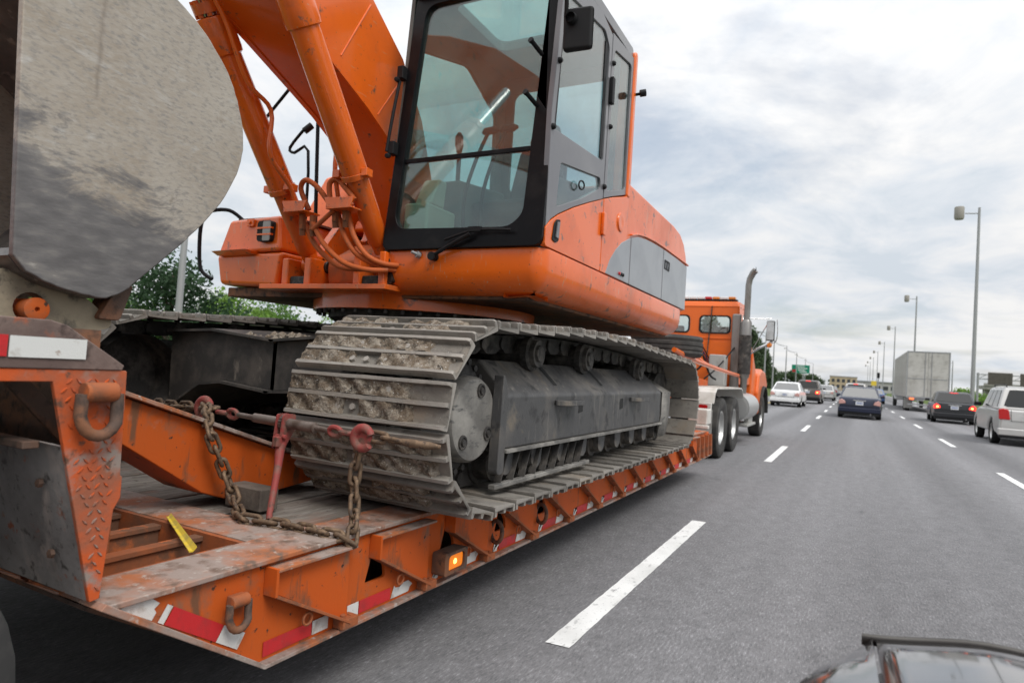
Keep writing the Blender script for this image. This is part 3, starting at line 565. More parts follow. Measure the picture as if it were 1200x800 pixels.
# ramp beams between rear deck and main deck
for x, w_ in ((-2.45, 0.26), (-3.75, 0.26)):
    pr = [(1.07, 1.262), (1.50, 1.14), (2.42, 0.826), (2.62, 0.76), (2.62, 0.70), (2.30, 0.672), (2.02, 0.672), (1.885, 0.72), (1.52, 0.955), (1.07, 1.03)]
    rb = obj('ramp_beam', MB().plate(pr, x - w_, x, 'x'), 'orange_trailer', trailer, bevel=0.006)
    m = MB(); pr2 = [(1.07, 1.266), (1.50, 1.1435), (2.42, 0.8295), (2.62, 0.763), (2.625, 0.778), (2.425, 0.8455), (1.505, 1.1595), (1.07, 1.282)]
    m.plate(pr2, x - w_ - 0.04, x + 0.035, 'x'); obj('ramp_plate', m, 'rim_steel', rb, bevel=0.003)
# wheels under the rear section
def tyre_parts(root, c, r, wd, rimr, hub='alu', side=1, name='wheel', tread=True, rubber='rubber'):
    """a wheel as part of root: tyre mesh with rim as sub-part; axis along x, outer side towards +x*side"""
    m = MB(); h = wd / 2
    m.lathe(c, [(-h * .75, rimr), (-h * .98, rimr + (r - rimr) * .35), (-h, r - 0.06 * r), (-h * .88, r - 0.012 * r), (-h * .3, r), (h * .3, r), (h * .88, r - 0.012 * r), (h, r - 0.06 * r), (h * .98, rimr + (r - rimr) * .35), (h * .75, rimr)], 'x', 36)
    t = obj(name, m, rubber, root, ang=50)
    m = MB(); s = side
    m.lathe(c, [(s * h * .8, rimr * 1.01), (s * h * .82, rimr * .93), (s * h * .45, rimr * .86), (s * h * .25, rimr * .6), (s * h * .35, rimr * .35), (s * h * .62, rimr * .30), (s * h * .66, rimr * .2), (s * h * .66, 0.001)], 'x', 28)
    for k in range(8):
        a = 2 * pi * k / 8; p = V(c) + V((s * h * .3, rimr * .48 * cos(a), rimr * .48 * sin(a))); m.cyl(p, p + V((s * h * .2, 0, 0)), rimr * .05, n=6)
    obj('rim', m, hub, t, ang=30)
    return t
for y in (0.33, -0.78): 
    tyre_parts(trailer, (-1.845, y + .045, 0.5), 0.50, 0.27, 0.27, 'rust_dark', 1, rubber='rubber_dusty'); tyre_parts(trailer, (XL + 0.18, y, 0.5), 0.50, 0.27, 0.27, 'rust_dark', -1, rubber='rubber_dusty')
# front end: raised lip with ribs, then the gooseneck
for y in (8.45, 8.72, 8.98, 9.22):
    m = MB(); m.plate([(y, 0.32), (y + 0.10, 0.32), (y + 0.03, 0.60), (y, 0.60)], XS + 0.001, XS + 0.05, 'x'); obj('front_rib', m, 'rust_orange', trailer, bevel=0.003)
m = MB(); m.plate([(8.6, 0.655), (8.72, 0.67), (9.3, 0.61), (9.36, 0.62), (9.36, 0.50), (8.6, 0.50)], XL + 0.02, XS - 0.02, 'x'); obj('front_deck', m, 'orange_trailer', trailer, bevel=0.004)
m = MB(); m.plate([(9.0, 0.60), (9.36, 0.60), (9.6, 1.45), (12.6, 1.32), (12.6, 1.10), (9.9, 1.15), (9.45, 0.45), (9.0, 0.45)], XC - 0.75, XC + 0.75, 'x'); neck = obj('gooseneck', m, 'orange_trailer', trailer, bevel=0.02)
m = MB(); m.bb((XC - 0.9, 8.75, 1.58), (XC + 0.93, 9.9, 1.63)); m.plate([(8.9, 1.60), (9.9, 1.58), (9.75, 1.40), (9.5, 0.62), (9.36, 0.62)], XC + 0.72, XC + 0.76, 'x'); obj('gooseneck_shelf', m, 'rust_orange', neck, bevel=0.006)
m = MB(); m.tube([(-2.05, 8.4, 1.70), (-2.02, 9.6, 1.60), (-2.02, 11.6, 1.52), (-2.02, 13.6, 1.46)], 0.035, 8, 3); m.tube([(-2.2, 9.0, 1.9), (-2.1, 10.4, 1.62), (-2.06, 11.2, 1.55)], 0.03, 8, 3); m.tube([(-4.2, 9.4, 1.66), (-2.05, 9.4, 1.66)], 0.035, 8, 1); obj('gooseneck_rail', m, 'orange_truck', neck)
m = MB(); m.bb((-2.05, 9.42, 0.70), (-1.78, 9.72, 0.92)); m.bb((-2.0, 9.40, 0.64), (-1.75, 9.46, 0.70)); obj('front_step', m, 'fender_white', trailer, bevel=0.02)
sp = thing('spare_tire', 'spare truck tire lying flat on the gooseneck behind the excavator counterweight', 'tire', (-2.35, 9.15, 1.63))
m = MB(); m.lathe((-2.35, 9.15, 1.78), [(-0.12, 0.27), (-0.15, 0.36), (-0.14, 0.48), (-0.10, 0.505), (-0.06, 0.49), (-0.05, 0.505), (-0.01, 0.505), (0, 0.49), (0.01, 0.505), (0.05, 0.505), (0.06, 0.49), (0.10, 0.505), (0.14, 0.48), (0.15, 0.36), (0.12, 0.27)], 'z', 36); obj('tyre', m, 'rubber_dusty', sp)
m = MB(); m.lathe((-2.35, 9.15, 1.78), [(-0.12, 0.275), (-0.05, 0.22), (-0.02, 0.10), (0.02, 0.10), (0.10, 0.24), (0.12, 0.275)], 'z', 28); obj('rim', m, 'rust_dark', sp)

# ------------------------------------------------------------------ the excavator
exc = thing('excavator', 'large orange crawler excavator with muddy grey tracks and black framed cab', 'excavator', (XC, 4.55, 0.645))
TX = 1.28                                   # half gauge
def arc2(cy, cz, r, a0, a1, n=24): return [V((cy + r * cos(R(a0 + (a1 - a0) * k / n)), cz + r * sin(R(a0 + (a1 - a0) * k / n)))) for k in range(n + 1)]
SPY, SPZ, IDY, IDZ = 2.63, 1.100, 6.63, 1.085
path = [V((6.63, 0.687)), V((5.0, 0.687)), V((3.2, 0.687))] + arc2(SPY, SPZ, 0.413, 270, 90) + [V(p) for p in ((3.0, 1.528), (3.5, 1.556), (4.0, 1.570), (4.6, 1.566), (5.2, 1.545), (5.8, 1.52), (6.25, 1.502))] + arc2(IDY, IDZ, 0.40, 90, -88)
dense = []
for i in range(len(path)):
    a, b = path[i], path[(i + 1) % len(path)]; n = max(1, int((b - a).length / 0.01))
    dense += [a.lerp(b, k / n) for k in range(n)]
cum = [0.0]
for i in range(len(dense)): cum.append(cum[-1] + (dense[(i + 1) % len(dense)] - dense[i]).length)
LT = cum[-1]; NSH = 50; PITCH = LT / NSH
def at_len(s):
    s %= LT; lo, hi = 0, len(cum) - 1
    while hi - lo > 1:
        mid = (lo + hi) // 2
        if cum[mid] <= s: lo = mid
        else: hi = mid
    a, b = dense[lo], dense[(lo + 1) % len(dense)]; t = (s - cum[lo]) / max(1e-9, cum[lo + 1] - cum[lo]); return a.lerp(b, t)
shoe_pos = []
for k in range(NSH):
    s = (k + 0.35) * PITCH; a = at_len(s - PITCH * 0.42); b = at_len(s + PITCH * 0.42); t = (b - a).normalized(); c = (a + b) / 2 * 0.35 + at_len(s) * 0.65
    shoe_pos.append((c, math.atan2(t.y, t.x)))
sp_prof = [(-.1035, .004), (-.1030, .013), (-.1015, .043), (-.087, .044), (-.079, .017), (-.013, .013), (-.009, .038), (.008, .038), (.012, .013), (.072, .016), (.079, .044), (.094, .043), (.0965, .013), (.0975, .008), (.0975, -.010), (.088, -.011), (-.098, .003)]
def shoe_mesh(seed):
    r_ = random.Random(seed); mb = MB(); secs = []
    xs = [-0.44, -0.428, -0.3, -0.15, 0, 0.15, 0.3, 0.428, 0.44]
    for x in xs:
        e = abs(x) > 0.435
        secs.append([(x, t + (r_.uniform(-.0015, .0015)), (n * (0.86 if e else 1) if n > .02 else n) + r_.uniform(-.0015, .0012)) for t, n in sp_prof])
    mb.loft(secs)
    for bx in (-0.13, -0.05, 0.05, 0.13):
        for ty in (-0.045, 0.043):
            if abs(bx) > .1 or ty < 0: mb.cyl((bx, ty, 0.010), (bx, ty, 0.030), 0.015, n=6)
    return mb
track_list = []
for side in (1, -1):
    tx = XC + side * TX
    # the link chain carries the shoes
    m = MB()
    for c, a in shoe_pos:
        rt = rotX(a)
        for lx in (-0.085, 0.085):
            pr = rpoly([(-0.118, -0.022), (0.118, -0.022), (0.112, -0.085), (0.05, -0.125), (-0.05, -0.125), (-0.112, -0.085)], 0.02, 2)
            tmp = MB().plate(pr, lx - 0.022, lx + 0.022, 'x')
            m.add([V((tx, c.x, c.y)) + rt @ V(v) for v in tmp.v], tmp.f)
        tmp = MB().cyl((-0.12, -0.10, -0.072), (0.12, -0.10, -0.072), 0.030, n=10).cyl((-0.07, 0.02, -0.02), (-0.05, 0.02, -0.0), 0.02, n=6)
        m.add([V((tx, c.x, c.y)) + rt @ V(v) for v in tmp.v], tmp.f)
    chn = obj('track_chain', m, 'dark_steel', exc)
    tag(chn, 'muddy near crawler track' if side == 1 else 'dark far crawler track')
    srcs = []
    for k, (c, a) in enumerate(shoe_pos):
        near = side == 1 and c.x < 2.75
        if len(srcs) < 4 and side == 1:
            mb = shoe_mesh(k); me = bpy.data.meshes.new('track_shoe'); me.from_pydata(mb.v, [], mb.f); finish(me, 30); me.materials.append(MATS['shoe_steel'])
            o = bpy.data.objects.new('track_shoe', me); COL.objects.link(o); srcs.append(o)
        elif side == 1:
            o = bpy.data.objects.new('track_shoe', srcs[k % 4].data); COL.objects.link(o)
        else:
            o = bpy.data.objects.new('track_shoe', track_list[k % 4].data); COL.objects.link(o)
        o.parent = chn; o.location = V((tx, c.x, c.y)) - wl(chn); o.rotation_euler = (a, random.uniform(-.003, .003), random.uniform(-.003, .003))
        W[o.name] = V((tx, c.x, c.y)); track_list.append(o)
    # caked mud between the grousers of the shoes that face the tail of the trailer
    if side == 1:
        for k, (c, a) in enumerate(shoe_pos):
            if c.x > 2.72 or c.y < 0.78: continue
            r_ = random.Random(k * 17 + 3); mb = MB(); rt = rotX(a)
            for (t0, t1) in ((-.084, -.011), (.011, .077)):
                cut = r_.uniform(0.24, 0.41); cut0 = -0.437; nx, nt_ = 90, 7
                sl0, sl1 = (r_.uniform(-.2, -.1), r_.uniform(-.02, .05)) if r_.random() < .35 else (9, 9)
                grid = {}
                ph = [r_.uniform(0, 6.28) for _ in range(8)]
                for i in range(nx + 1):
                    x = cut0 + (cut - cut0) * i / nx
                    for j in range(nt_ + 1):
                        t = t0 + (t1 - t0) * j / nt_; e = min(j, nt_ - j) / nt_ * 2
                        h = 0.030 + 0.008 * sin(x * 13 + ph[0]) * sin(x * 31 + ph[1] + t * 40) + 0.005 * sin(x * 57 + ph[2] + t * 70) + r_.uniform(-.004, .004)
                        if i > nx - 4: h -= 0.005 * (i - nx + 4)
                        if sl0 < x < sl1: h = 0.006 + .002 * r_.random()
                        h = max(0.004, min(0.040, h + 0.004 * (1 - e)))
                        grid[i, j] = len(mb.v); mb.v.append(tuple(V((tx, c.x, c.y)) + rt @ V((x + r_.uniform(-.002, .002), t, h))))
                for i in range(nx):
                    for j in range(nt_): mb.f.append((grid[i, j], grid[i + 1, j], grid[i + 1, j + 1], grid[i, j + 1]))
            o = obj('caked_mud', mb, 'mud', chn, ang=180, recalc=False); o.data.shade_smooth(); o['kind'] = 'stuff'
    # track frame
    s = side; fx = lambda d: XC + s * d           # d = distance from the centre line, outwards
    xo, xi = 1.60, 0.95
    sec = [(xo, .925), (xo, 1.195), (xo - .015, 1.215), (xo - .19, 1.375), (xi + .12, 1.375), (xi, 1.22), (xi, .925)]
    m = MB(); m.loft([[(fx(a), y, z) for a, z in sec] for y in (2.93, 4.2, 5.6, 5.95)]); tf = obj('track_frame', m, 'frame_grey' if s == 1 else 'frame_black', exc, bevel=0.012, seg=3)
    m = MB(); m.bb((fx(xo - .3), 2.93, 0.905), (fx(xo + .018), 5.98, 0.9245)); obj('frame_ledge', m, 'cover_grey', tf, bevel=0.003)
    # rear plate beside the sprocket, and the folded end plate by the idler
    m = MB(); m.plate(rpoly([(2.93, 0.80), (2.93, 1.20), (2.91, 1.27), (2.885, 1.30), (2.87, 1.30), (2.86, 0.80)], 0.03), fx(xo + .006) , fx(xo - .05), 'x'); obj('sprocket_guard', m, 'frame_grey', tf, bevel=0.004)
    m = MB()
    ep = [(xo + .004, 5.93), (xo + .03, 6.02), (xo + .004, 6.22), (xo - .05, 6.30)]
    vs = [(fx(d), y + (0.06 if z > 1.1 else -0.05 if z < .9 else 0.05), z) for z in (0.80, 0.98, 1.20) for d, y in ep]; vs += [(fx(d - .25), y, 1.34) for d, y in ep]
    m.add(vs, [(r_ * 4 + k, r_ * 4 + k + 1, r_ * 4 + k + 5, r_ * 4 + k + 4) for r_ in range(3) for k in range(3)])
    ob = obj('idler_cover', m, 'cover_grey', tf, ang=50); sm = ob.modifiers.new('thick', 'SOLIDIFY'); sm.thickness = 0.012
    for y in (3.52, 4.98):
        m = MB(); m.plate(rpoly([(fx(xo), y), (fx(xo + .075), y + .03), (fx(xo + .085), y + .30), (fx(xo), y + .34)], .03), 1.135, 1.165, 'z'); obj('step', m, 'frame_grey', tf, bevel=0.004)
    for y in (3.92, 5.06 - .3):
        m = MB(); m.plate(rpoly([(y, 1.075), (y + .075, 1.085), (y + .072, 1.16), (y, 1.155)], .006), fx(xo + .0015), fx(xo - .02), 'x'); obj('slot_shade_patch', m, 'dark_interior', tf)  # flat dark patch; the shade of an open hole put into colour
    for y in (3.62, 4.45):
        m = MB(); m.add([(fx(xo - .05), y, 1.2475), (fx(xo - .05), y + .05, 1.2475), (fx(xo - .17), y + .05, 1.3585), (fx(xo - .17), y, 1.3585)], [(0, 1, 2, 3)]); m.v = [(a, b, c + .003) for a, b, c in m.v]; obj('slot_shade_patch', m, 'dark_interior', tf)  # flat dark quad, an opening's shade as plain colour
    # rollers
    rsrc = None
    for k in range(9):
        y = 3.05 + 0.365 * k
        if rsrc is None:
            m = MB(); m.lathe((fx(1.27), y, .835), [(-.26, .001), (-.26, .06), (-.22, .07), (-.22, .10), (-.13, .10), (-.13, .125), (-.10, .125), (-.10, .095), (.10, .095), (.10, .125), (.13, .125), (.13, .10), (.22, .10), (.22, .07), (.27, .06), (.28, .04), (.28, .001)], 'x', 20); rsrc = obj('track_roller', m, 'dark_steel', tf)
        else: inst(rsrc, tf, (fx(1.27) + 0.01 * s, y, .835))
        m = MB(); m.plate(rpoly([(y - .075, .905), (y + .075, .905), (y + .06, .80), (y + .02, .775), (y - .02, .775), (y - .06, .80)], .02), fx(1.52), fx(1.56), 'x'); obj('roller_bracket', m, 'frame_grey', tf, bevel=0.004)
    m = MB(); m.bb((fx(1.56), 2.86, .728), (fx(1.60), 4.18, .752)); obj('guard_rail', m, 'cover_grey', tf, bevel=0.004)
    for k in range(9):
        y = 2.98 + 0.135 * k; m = MB(); m.box((fx(1.565), y, .83), (.04, .007, .17), rotX(-0.42)); obj('guard_rib', m, 'dark_steel', tf)
    for y in (3.45, 4.28, 5.55):
        m = MB(); m.lathe((fx(1.28), y, 1.432 if y < 5 else 1.38), [(-.2, .001), (-.2, .07), (-.05, .07), (-.05, .088), (.16, .088), (.16, .105), (.20, .105), (.21, .085), (.24, .08), (.235, .05), (.25, .045), (.25, .001)], 'x', 24); obj('carrier_roller', m, 'dark_steel', tf)
    # sprocket and final drive
    m = MB(); teeth = []
    for k in range(23 * 4):
        a = 2 * pi * k / (23 * 4); r = 0.345 if k % 4 in (0, 1) else 0.305; teeth.append((SPY + r * cos(a), SPZ + r * sin(a)))
    m.plate(teeth, fx(1.25), fx(1.32), 'x'); spk = obj('sprocket', m, 'dark_steel', exc, bevel=0.006)
    m = MB(); m.lathe((fx(1.28), SPY, SPZ), [(-.3 * s, .30), (.06 * s, .30), (.10 * s, .285), (.19 * s, .275), (.20 * s, .26), (.20 * s, .001)], 'x', 40)
    for k in range(26):
        a = 2 * pi * k / 26; p = V((fx(1.28 + .195), SPY + .275 * cos(a), SPZ + .275 * sin(a))); m.cyl(p - V((.03 * s, 0, 0)), p + V((.014 * s, 0, 0)), .017, n=6)
    obj('drive_housing', m, 'dark_steel', spk)
    m = MB(); m.lathe((fx(1.475), SPY + .075, SPZ - .02), [(0, .212), (.055 * s, .207), (.072 * s, .195), (.076 * s, .18), (.076 * s, .001)], 'x', 48); cv = obj('drive_cover', m, 'cover_grey', spk)
    for a in (75, 225, 330):
        p = V((fx(1.551), SPY + .075 + .145 * cos(R(a)), SPZ - .02 + .145 * sin(R(a)))); m = MB(); m.lathe(p, [(-.002 * s, .036), (.008 * s, .034), (.009 * s, .026), (.003 * s, .022), (.003 * s, .016), (.012 * s, .015), (.012 * s, .001)], 'x', 20); obj('drain_plug', m, 'dark_steel', cv)
    m = MB(); m.lathe((fx(1.28), IDY, IDZ), [(-.12, .001), (-.12, .30), (-.06, .30), (-.06, .335), (.06, .335), (.06, .30), (.12, .30), (.12, .001)], 'x', 40); obj('idler', m, 'dark_steel', exc)

# lower carriage: centre drum and legs
m = MB(); m.lathe((XC, 4.55, 0), [(.98, .001), (.98, .55), (1.35, .66), (1.54, .70), (1.54, .001)], 'z', 36); cb = obj('centre_frame', m, 'frame_black', exc)
for yq, sgn in ((2.86, 1), (6.2, -1)):
    for s in (1, -1):
        f = lambda d: XC + s * d
        m = MB(); m.plate([(f(.98), .90), (f(1.0), 1.43), (f(.55), 1.45), (f(-.02), 1.40), (f(-.02), 1.10), (f(.42), 1.135), (f(.62), 1.11)], yq, yq + .025 * sgn, 'y'); leg = obj('frame_leg', m, 'frame_black', exc, bevel=0.004)
        m = MB(); pts = [(f(1.0), 1.43), (f(.55), 1.45), (f(-.02), 1.40)]
        m.add([(x, yq - .04 * sgn, z) for x, z in pts] + [(x, yq + .95 * sgn, z + (.04 if i else .0)) for i, (x, z) in enumerate(pts)] + [(x, yq - .04 * sgn, z + .016) for x, z in pts] + [(x, yq + .95 * sgn, z + .016 + (.04 if i else .0)) for i, (x, z) in enumerate(pts)],
              [(0, 1, 4, 3), (1, 2, 5, 4), (6, 9, 10, 7), (7, 10, 11, 8), (0, 6, 7, 1), (1, 7, 8, 2), (3, 4, 10, 9), (4, 5, 11, 10)]); obj('leg_top_plate', m, 'frame_black', leg)
        m = MB(); pts = [(f(.98), .90), (f(.62), 1.11), (f(.42), 1.135), (f(-.02), 1.10)]
        m.add([(x, yq - .05 * sgn, z) for x, z in pts] + [(x, yq + .6 * sgn, z) for x, z in pts] + [(x, yq - .05 * sgn, z - .016) for x, z in pts] + [(x, yq + .6 * sgn, z - .016) for x, z in pts],
              [(i, i + 1, i + 5, i + 4) for i in range(3)] + [(i + 8, i + 12, i + 13, i + 9) for i in range(3)] + [(i, i + 8, i + 9, i + 1) for i in range(3)]); obj('leg_bottom_plate', m, 'frame_black', leg)
m = MB()
for k in range(60):
    x = random.uniform(-3.45, -2.75); y = random.uniform(2.84, 3.3); r = random.uniform(.012, .035); c = V((x, y, 1.40 + .02 * (x < -3.2) + r * .7 + .05 * max(0, y - 2.9)))
    m.rings([(c - V((0, 0, r)), r * .3), (c - V((r * .2, 0, r * .3)), r), (c + V((0, r * .2, r * .3)), r * .8), (c + V((0, 0, r * .7)), r * .2)], 7)
o = obj('mud_clods', m, 'mud', exc); o['kind'] = 'stuff'
# slew ring
m = MB(); m.lathe((XC, 4.55, 0), [(1.62, .60), (1.62, .82), (1.645, .86), (1.70, .86), (1.70, .60)], 'z', 64); ring = obj('slew_ring', m, 'dark_steel', exc)
m = MB(); m.lathe((XC, 4.42, 0), [(1.69, .80), (1.69, .90), (1.80, .90), (1.80, .80)], 'z', 64, True); obj('ring_collar', m, 'orange_house', ring)
m = MB()
for k in range(44):
    a = 2 * pi * k / 44; p = V((XC + .86 * cos(a), 4.42 + .86 * sin(a), 1.66)); m.cyl(p, p + V((0, 0, .035)), .016, n=6)
o = obj('ring_bolts', m, 'dark_steel', ring); o['kind'] = 'stuff'

# ---- upper structure
XR, XLh = -1.65, -4.66
m = MB(); m.bb((XLh + .10, 3.60, 1.765), (XR - .16, 7.0, 1.84)); fl = obj('house_floor', m, 'rust_dark', exc, bevel=0.01)
m = MB(); m.bb((-3.92, 3.36, 1.80), (-2.74, 3.62, 1.835)); obj('front_plate', m, 'orange_house', fl, bevel=0.004)
# rounded orange sill under cab and side doors
corner = [(XR - .09 + .09 * cos(R(a)), 3.455 + .09 - .09 * cos(R(90 - a)) ) for a in range(90, -1, -15)]
pathp = [(-2.80, 3.455)] + [(XR - .09 + .09 * sin(R(t)), 3.545 - .09 * cos(R(t))) for t in range(0, 91, 15)] + [(XR, 5.0), (XR, 6.2)] + [(XR - .28 + .28 * cos(R(t)), 6.87 + .28 * sin(R(t))) for t in range(0, 91, 15)] + [(-3.0, 7.15), (-4.2, 7.15)]
sp_ = [(0, 2.068), (.004, 2.05), (.004, 1.94), (-.012, 1.875), (-.05, 1.822), (-.12, 1.79), (-.30, 1.775), (-.30, 2.02), (-.06, 2.068)]
m = MB(); m.sweep(pathp, sp_); sill = obj('house_sill', m, 'orange_house', exc, ang=32)
m = MB(); m.cyl((-2.545, 3.452, 2.035), (-2.555, 3.43, 2.04), .022); m.cyl((-2.55, 3.445, 2.038), (-2.575, 3.40, 2.05), .010); obj('washer_nozzle', m, 'galv', sill)
# engine hood and counterweight
hp = [(4.97, 2.07), (4.97, 2.86), (5.02, 2.90), (6.55, 2.885), (6.80, 2.86), (6.98, 2.79), (7.10, 2.68), (7.15, 2.58), (7.15, 2.07)]
m = MB(); m.plate(hp, XR - .01, XLh + .02, 'x'); hood = obj('engine_hood', m, 'orange_house', exc, bevel=0.06, seg=4)
m = MB(); m.plate(rpoly([(6.95, 2.58), (7.172, 2.58), (7.172, 2.66), (6.9, 2.80), (5.5, 2.565), (5.45, 2.55)], .02), XR - .012, XR + .006, 'x')
gp = [(4.52, 2.078), (4.60, 2.19), (4.72, 2.29), (4.86, 2.375), (5.08, 2.455)]
g1 = gp + [(5.085, 2.078)]
g2 = [(5.10, 2.078), (5.10, 2.462), (5.28, 2.505), (5.50, 2.532), (5.80, 2.55), (6.10, 2.558), (6.10, 2.078)]
g3_ = [(6.118, 2.078), (6.118, 2.559), (6.6, 2.562), (7.09, 2.555), (7.09, 2.078)]
for gg in (g1, g2, g3_):
    m = MB(); m.plate(gg, XR - .02, XR + .007, 'x'); sd = obj('side_door', m, 'door_grey', exc, bevel=0.006, seg=3)
    if gg is g1:
        for k, c_ in enumerate(('red_lens', 'plastic_black', 'plastic_black')):
            m = MB(); m.lathe((XR + .007, 4.83 + .045 * k, 2.125), [(0, .014), (.012, .012), (.014, .001)], 'x', 14); obj('switch_knob', m, c_, sd)
    if gg is g3_:
        m = MB(); m.plate(rrect(6.16, 2.38, 6.34, 2.47, .008), XR + .0075, XR + .012, 'x', [rrect(6.185, 2.393, 6.235, 2.457, .004), rrect(6.265, 2.393, 6.315, 2.457, .004)]); obj('door_latch', m, 'plastic_black', sd)
m = MB(); gq = [(5.10, 2.478), (5.28, 2.521), (5.50, 2.548), (5.80, 2.566), (6.10, 2.574), (7.0, 2.575), (7.155, 2.57)]
m.plate(gq + [(y, z + .014) for y, z in reversed(gq)], XR - .012, XR + .012, 'x'); obj('hood_ridge', m, 'orange', hood, bevel=0.004)
m = MB()
for k in range(5):
    y = 5.2 + k * .16; m.box((XR - .35, y, 2.905), (.5, .07, .03))
obj('hood_grate', m, 'brown_steel', hood, bevel=0.006)
# box on the far side of the boom, with grille; fuel tank hood behind
pb = [(3.52, 1.895), (3.50, 2.095), (5.0, 2.095), (5.0, 1.895)]
m = MB(); m.hexa([(-4.62, 3.56, 1.86), (-3.90, 3.50, 1.83), (-3.90, 5.0, 1.83), (-4.62, 5.0, 1.83), (-4.66, 3.54, 2.10), (-3.84, 3.48, 2.10), (-3.84, 5.0, 2.10), (-4.66, 5.0, 2.10)]); lowb = obj('side_skirt', m, 'orange_house', exc, bevel=0.035, seg=3)
m = MB(); m.hexa([(-4.63, 3.53, 2.106), (-3.86, 3.475, 2.106), (-3.86, 4.9, 2.106), (-4.63, 4.9, 2.106), (-4.55, 3.56, 2.385), (-3.92, 3.50, 2.385), (-3.92, 4.9, 2.385), (-4.55, 4.9, 2.385)]); tb = obj('tool_box', m, 'orange_house', exc, bevel=0.03, seg=3)
m = MB(); m.bb((-4.50, 3.60, 2.386), (-3.90, 4.8, 2.402)); obj('box_tread', m, 'brown_steel', tb)
m = MB(); m.plate(rrect(-4.10, 2.175, -3.945, 2.335, .03), 3.455, 3.50, 'y'); gr = obj('grille_recess', m, 'dark_interior', tb)
for k in range(2): m = MB(); m.bb((-4.105, 3.448, 2.222 + .05 * k), (-3.94, 3.47, 2.235 + .05 * k)); obj('grille_bar', m, 'orange_house', gr)
m = MB(); m.plate(rrect(-4.035, 2.18, -3.955, 2.33, .012), 3.450, 3.4545, 'y'); obj('filter', m, 'grey_box', gr)
m = MB(); m.plate(rrect(-4.28, 2.31, -4.20, 2.37, .01), 3.50, 3.525, 'y'); m.cyl((-4.24, 3.50, 2.34), (-4.24, 3.485, 2.34), .014); obj('lock', m, 'orange', tb, bevel=0.004)
m = MB(); m.hexa([(-4.60, 3.50, 2.085), (-4.15, 3.47, 2.085), (-4.15, 3.60, 2.085), (-4.60, 3.60, 2.085), (-4.60, 3.44, 2.112), (-4.15, 3.40, 2.112), (-4.15, 3.60, 2.112), (-4.60, 3.60, 2.112)]); obj('step_lip', m, 'orange_house', tb, bevel=0.006)
m = MB(); m.hexa([(-4.6, 4.25, 2.40), (-3.62, 4.20, 2.40), (-3.62, 5.2, 2.40), (-4.6, 5.2, 2.40), (-4.38, 4.40, 2.985), (-3.70, 4.36, 3.00), (-3.70, 5.2, 3.00), (-4.38, 5.2, 2.98)]); th = obj('tank_hood', m, 'orange', exc, bevel=0.05, seg=3)
m = MB(); m.hexa([(-4.05, 4.18, 2.62), (-3.64, 4.15, 2.62), (-3.64, 4.4, 2.62), (-4.05, 4.4, 2.62), (-4.02, 4.29, 2.93), (-3.68, 4.27, 2.93), (-3.68, 4.5, 2.93), (-4.02, 4.5, 2.93)]); obj('tank_panel', m, 'orange', th, bevel=0.02)
for x in (-3.95, -3.8): m = MB(); m.bb((x - .03, 4.22, 2.945), (x + .03, 4.30, 2.985)); obj('hinge', m, 'galv', th, bevel=0.006)
# boom foot brackets, valve bay
for x in (-3.58, -2.98):
    m = MB(); m.plate(rpoly([(3.55, 1.835), (3.62, 2.15), (3.92, 2.55), (4.15, 2.55), (4.35, 2.3), (4.6, 1.835)], .06), x - .035, x + .035, 'x', [circ(4.02, 2.36, .09)]); obj('boom_bracket', m, 'orange_house', exc, bevel=0.008)
m = MB(); m.plate(rpoly([(3.52, 1.84), (3.50, 2.02), (3.80, 2.20), (4.1, 2.2), (4.1, 1.84)], .05), -3.40, -3.02, 'x'); obj('swing_motor_guard', m, 'hose_orange', exc, bevel=0.02)
m = MB(); m.cyl((-3.12, 3.72, 2.02), (-2.85, 3.72, 2.02), .14, n=24); m.cyl((-3.14, 3.72, 2.02), (-2.83, 3.72, 2.02), .075, n=20); obj('pivot_boss', m, 'rust_orange', exc)
for a, b in (((-3.74, 3.40, 1.836), (-3.68, 3.72, 2.03)), ((-3.52, 3.40, 1.836), (-3.46, 3.72, 2.03)), ((-3.06, 3.40, 1.836), (-3.00, 3.72, 2.06)), ((-2.84, 3.40, 1.836), (-2.79, 3.60, 2.06))): obj('cylinder_lug', MB().bb(a, b), 'orange_house', exc, bevel=0.01)
for a, b, c, d in (((-3.675, 3.42, 1.836), (-3.525, 3.68, 1.90), (-3.76, 3.575, 1.985), (-3.44, 3.575, 1.985)), ((-2.995, 3.42, 1.836), (-2.845, 3.58, 1.90), (-3.08, 3.56, 2.03), (-2.78, 3.56, 2.03))):
    obj('grease_cake', MB().bb(a, b), 'greasy', exc, bevel=0.01); obj('cylinder_pin', MB().cyl(c, d, .045), 'greasy', exc, bevel=0.006)
m = MB(); m.plate(rpoly([(-2.85, 1.836), (-2.78, 1.836), (-2.745, 1.86), (-2.80, 2.05), (-2.85, 2.06)], .01), 3.44, 3.47, 'y'); obj('grease_patch', m, 'greasy', exc)

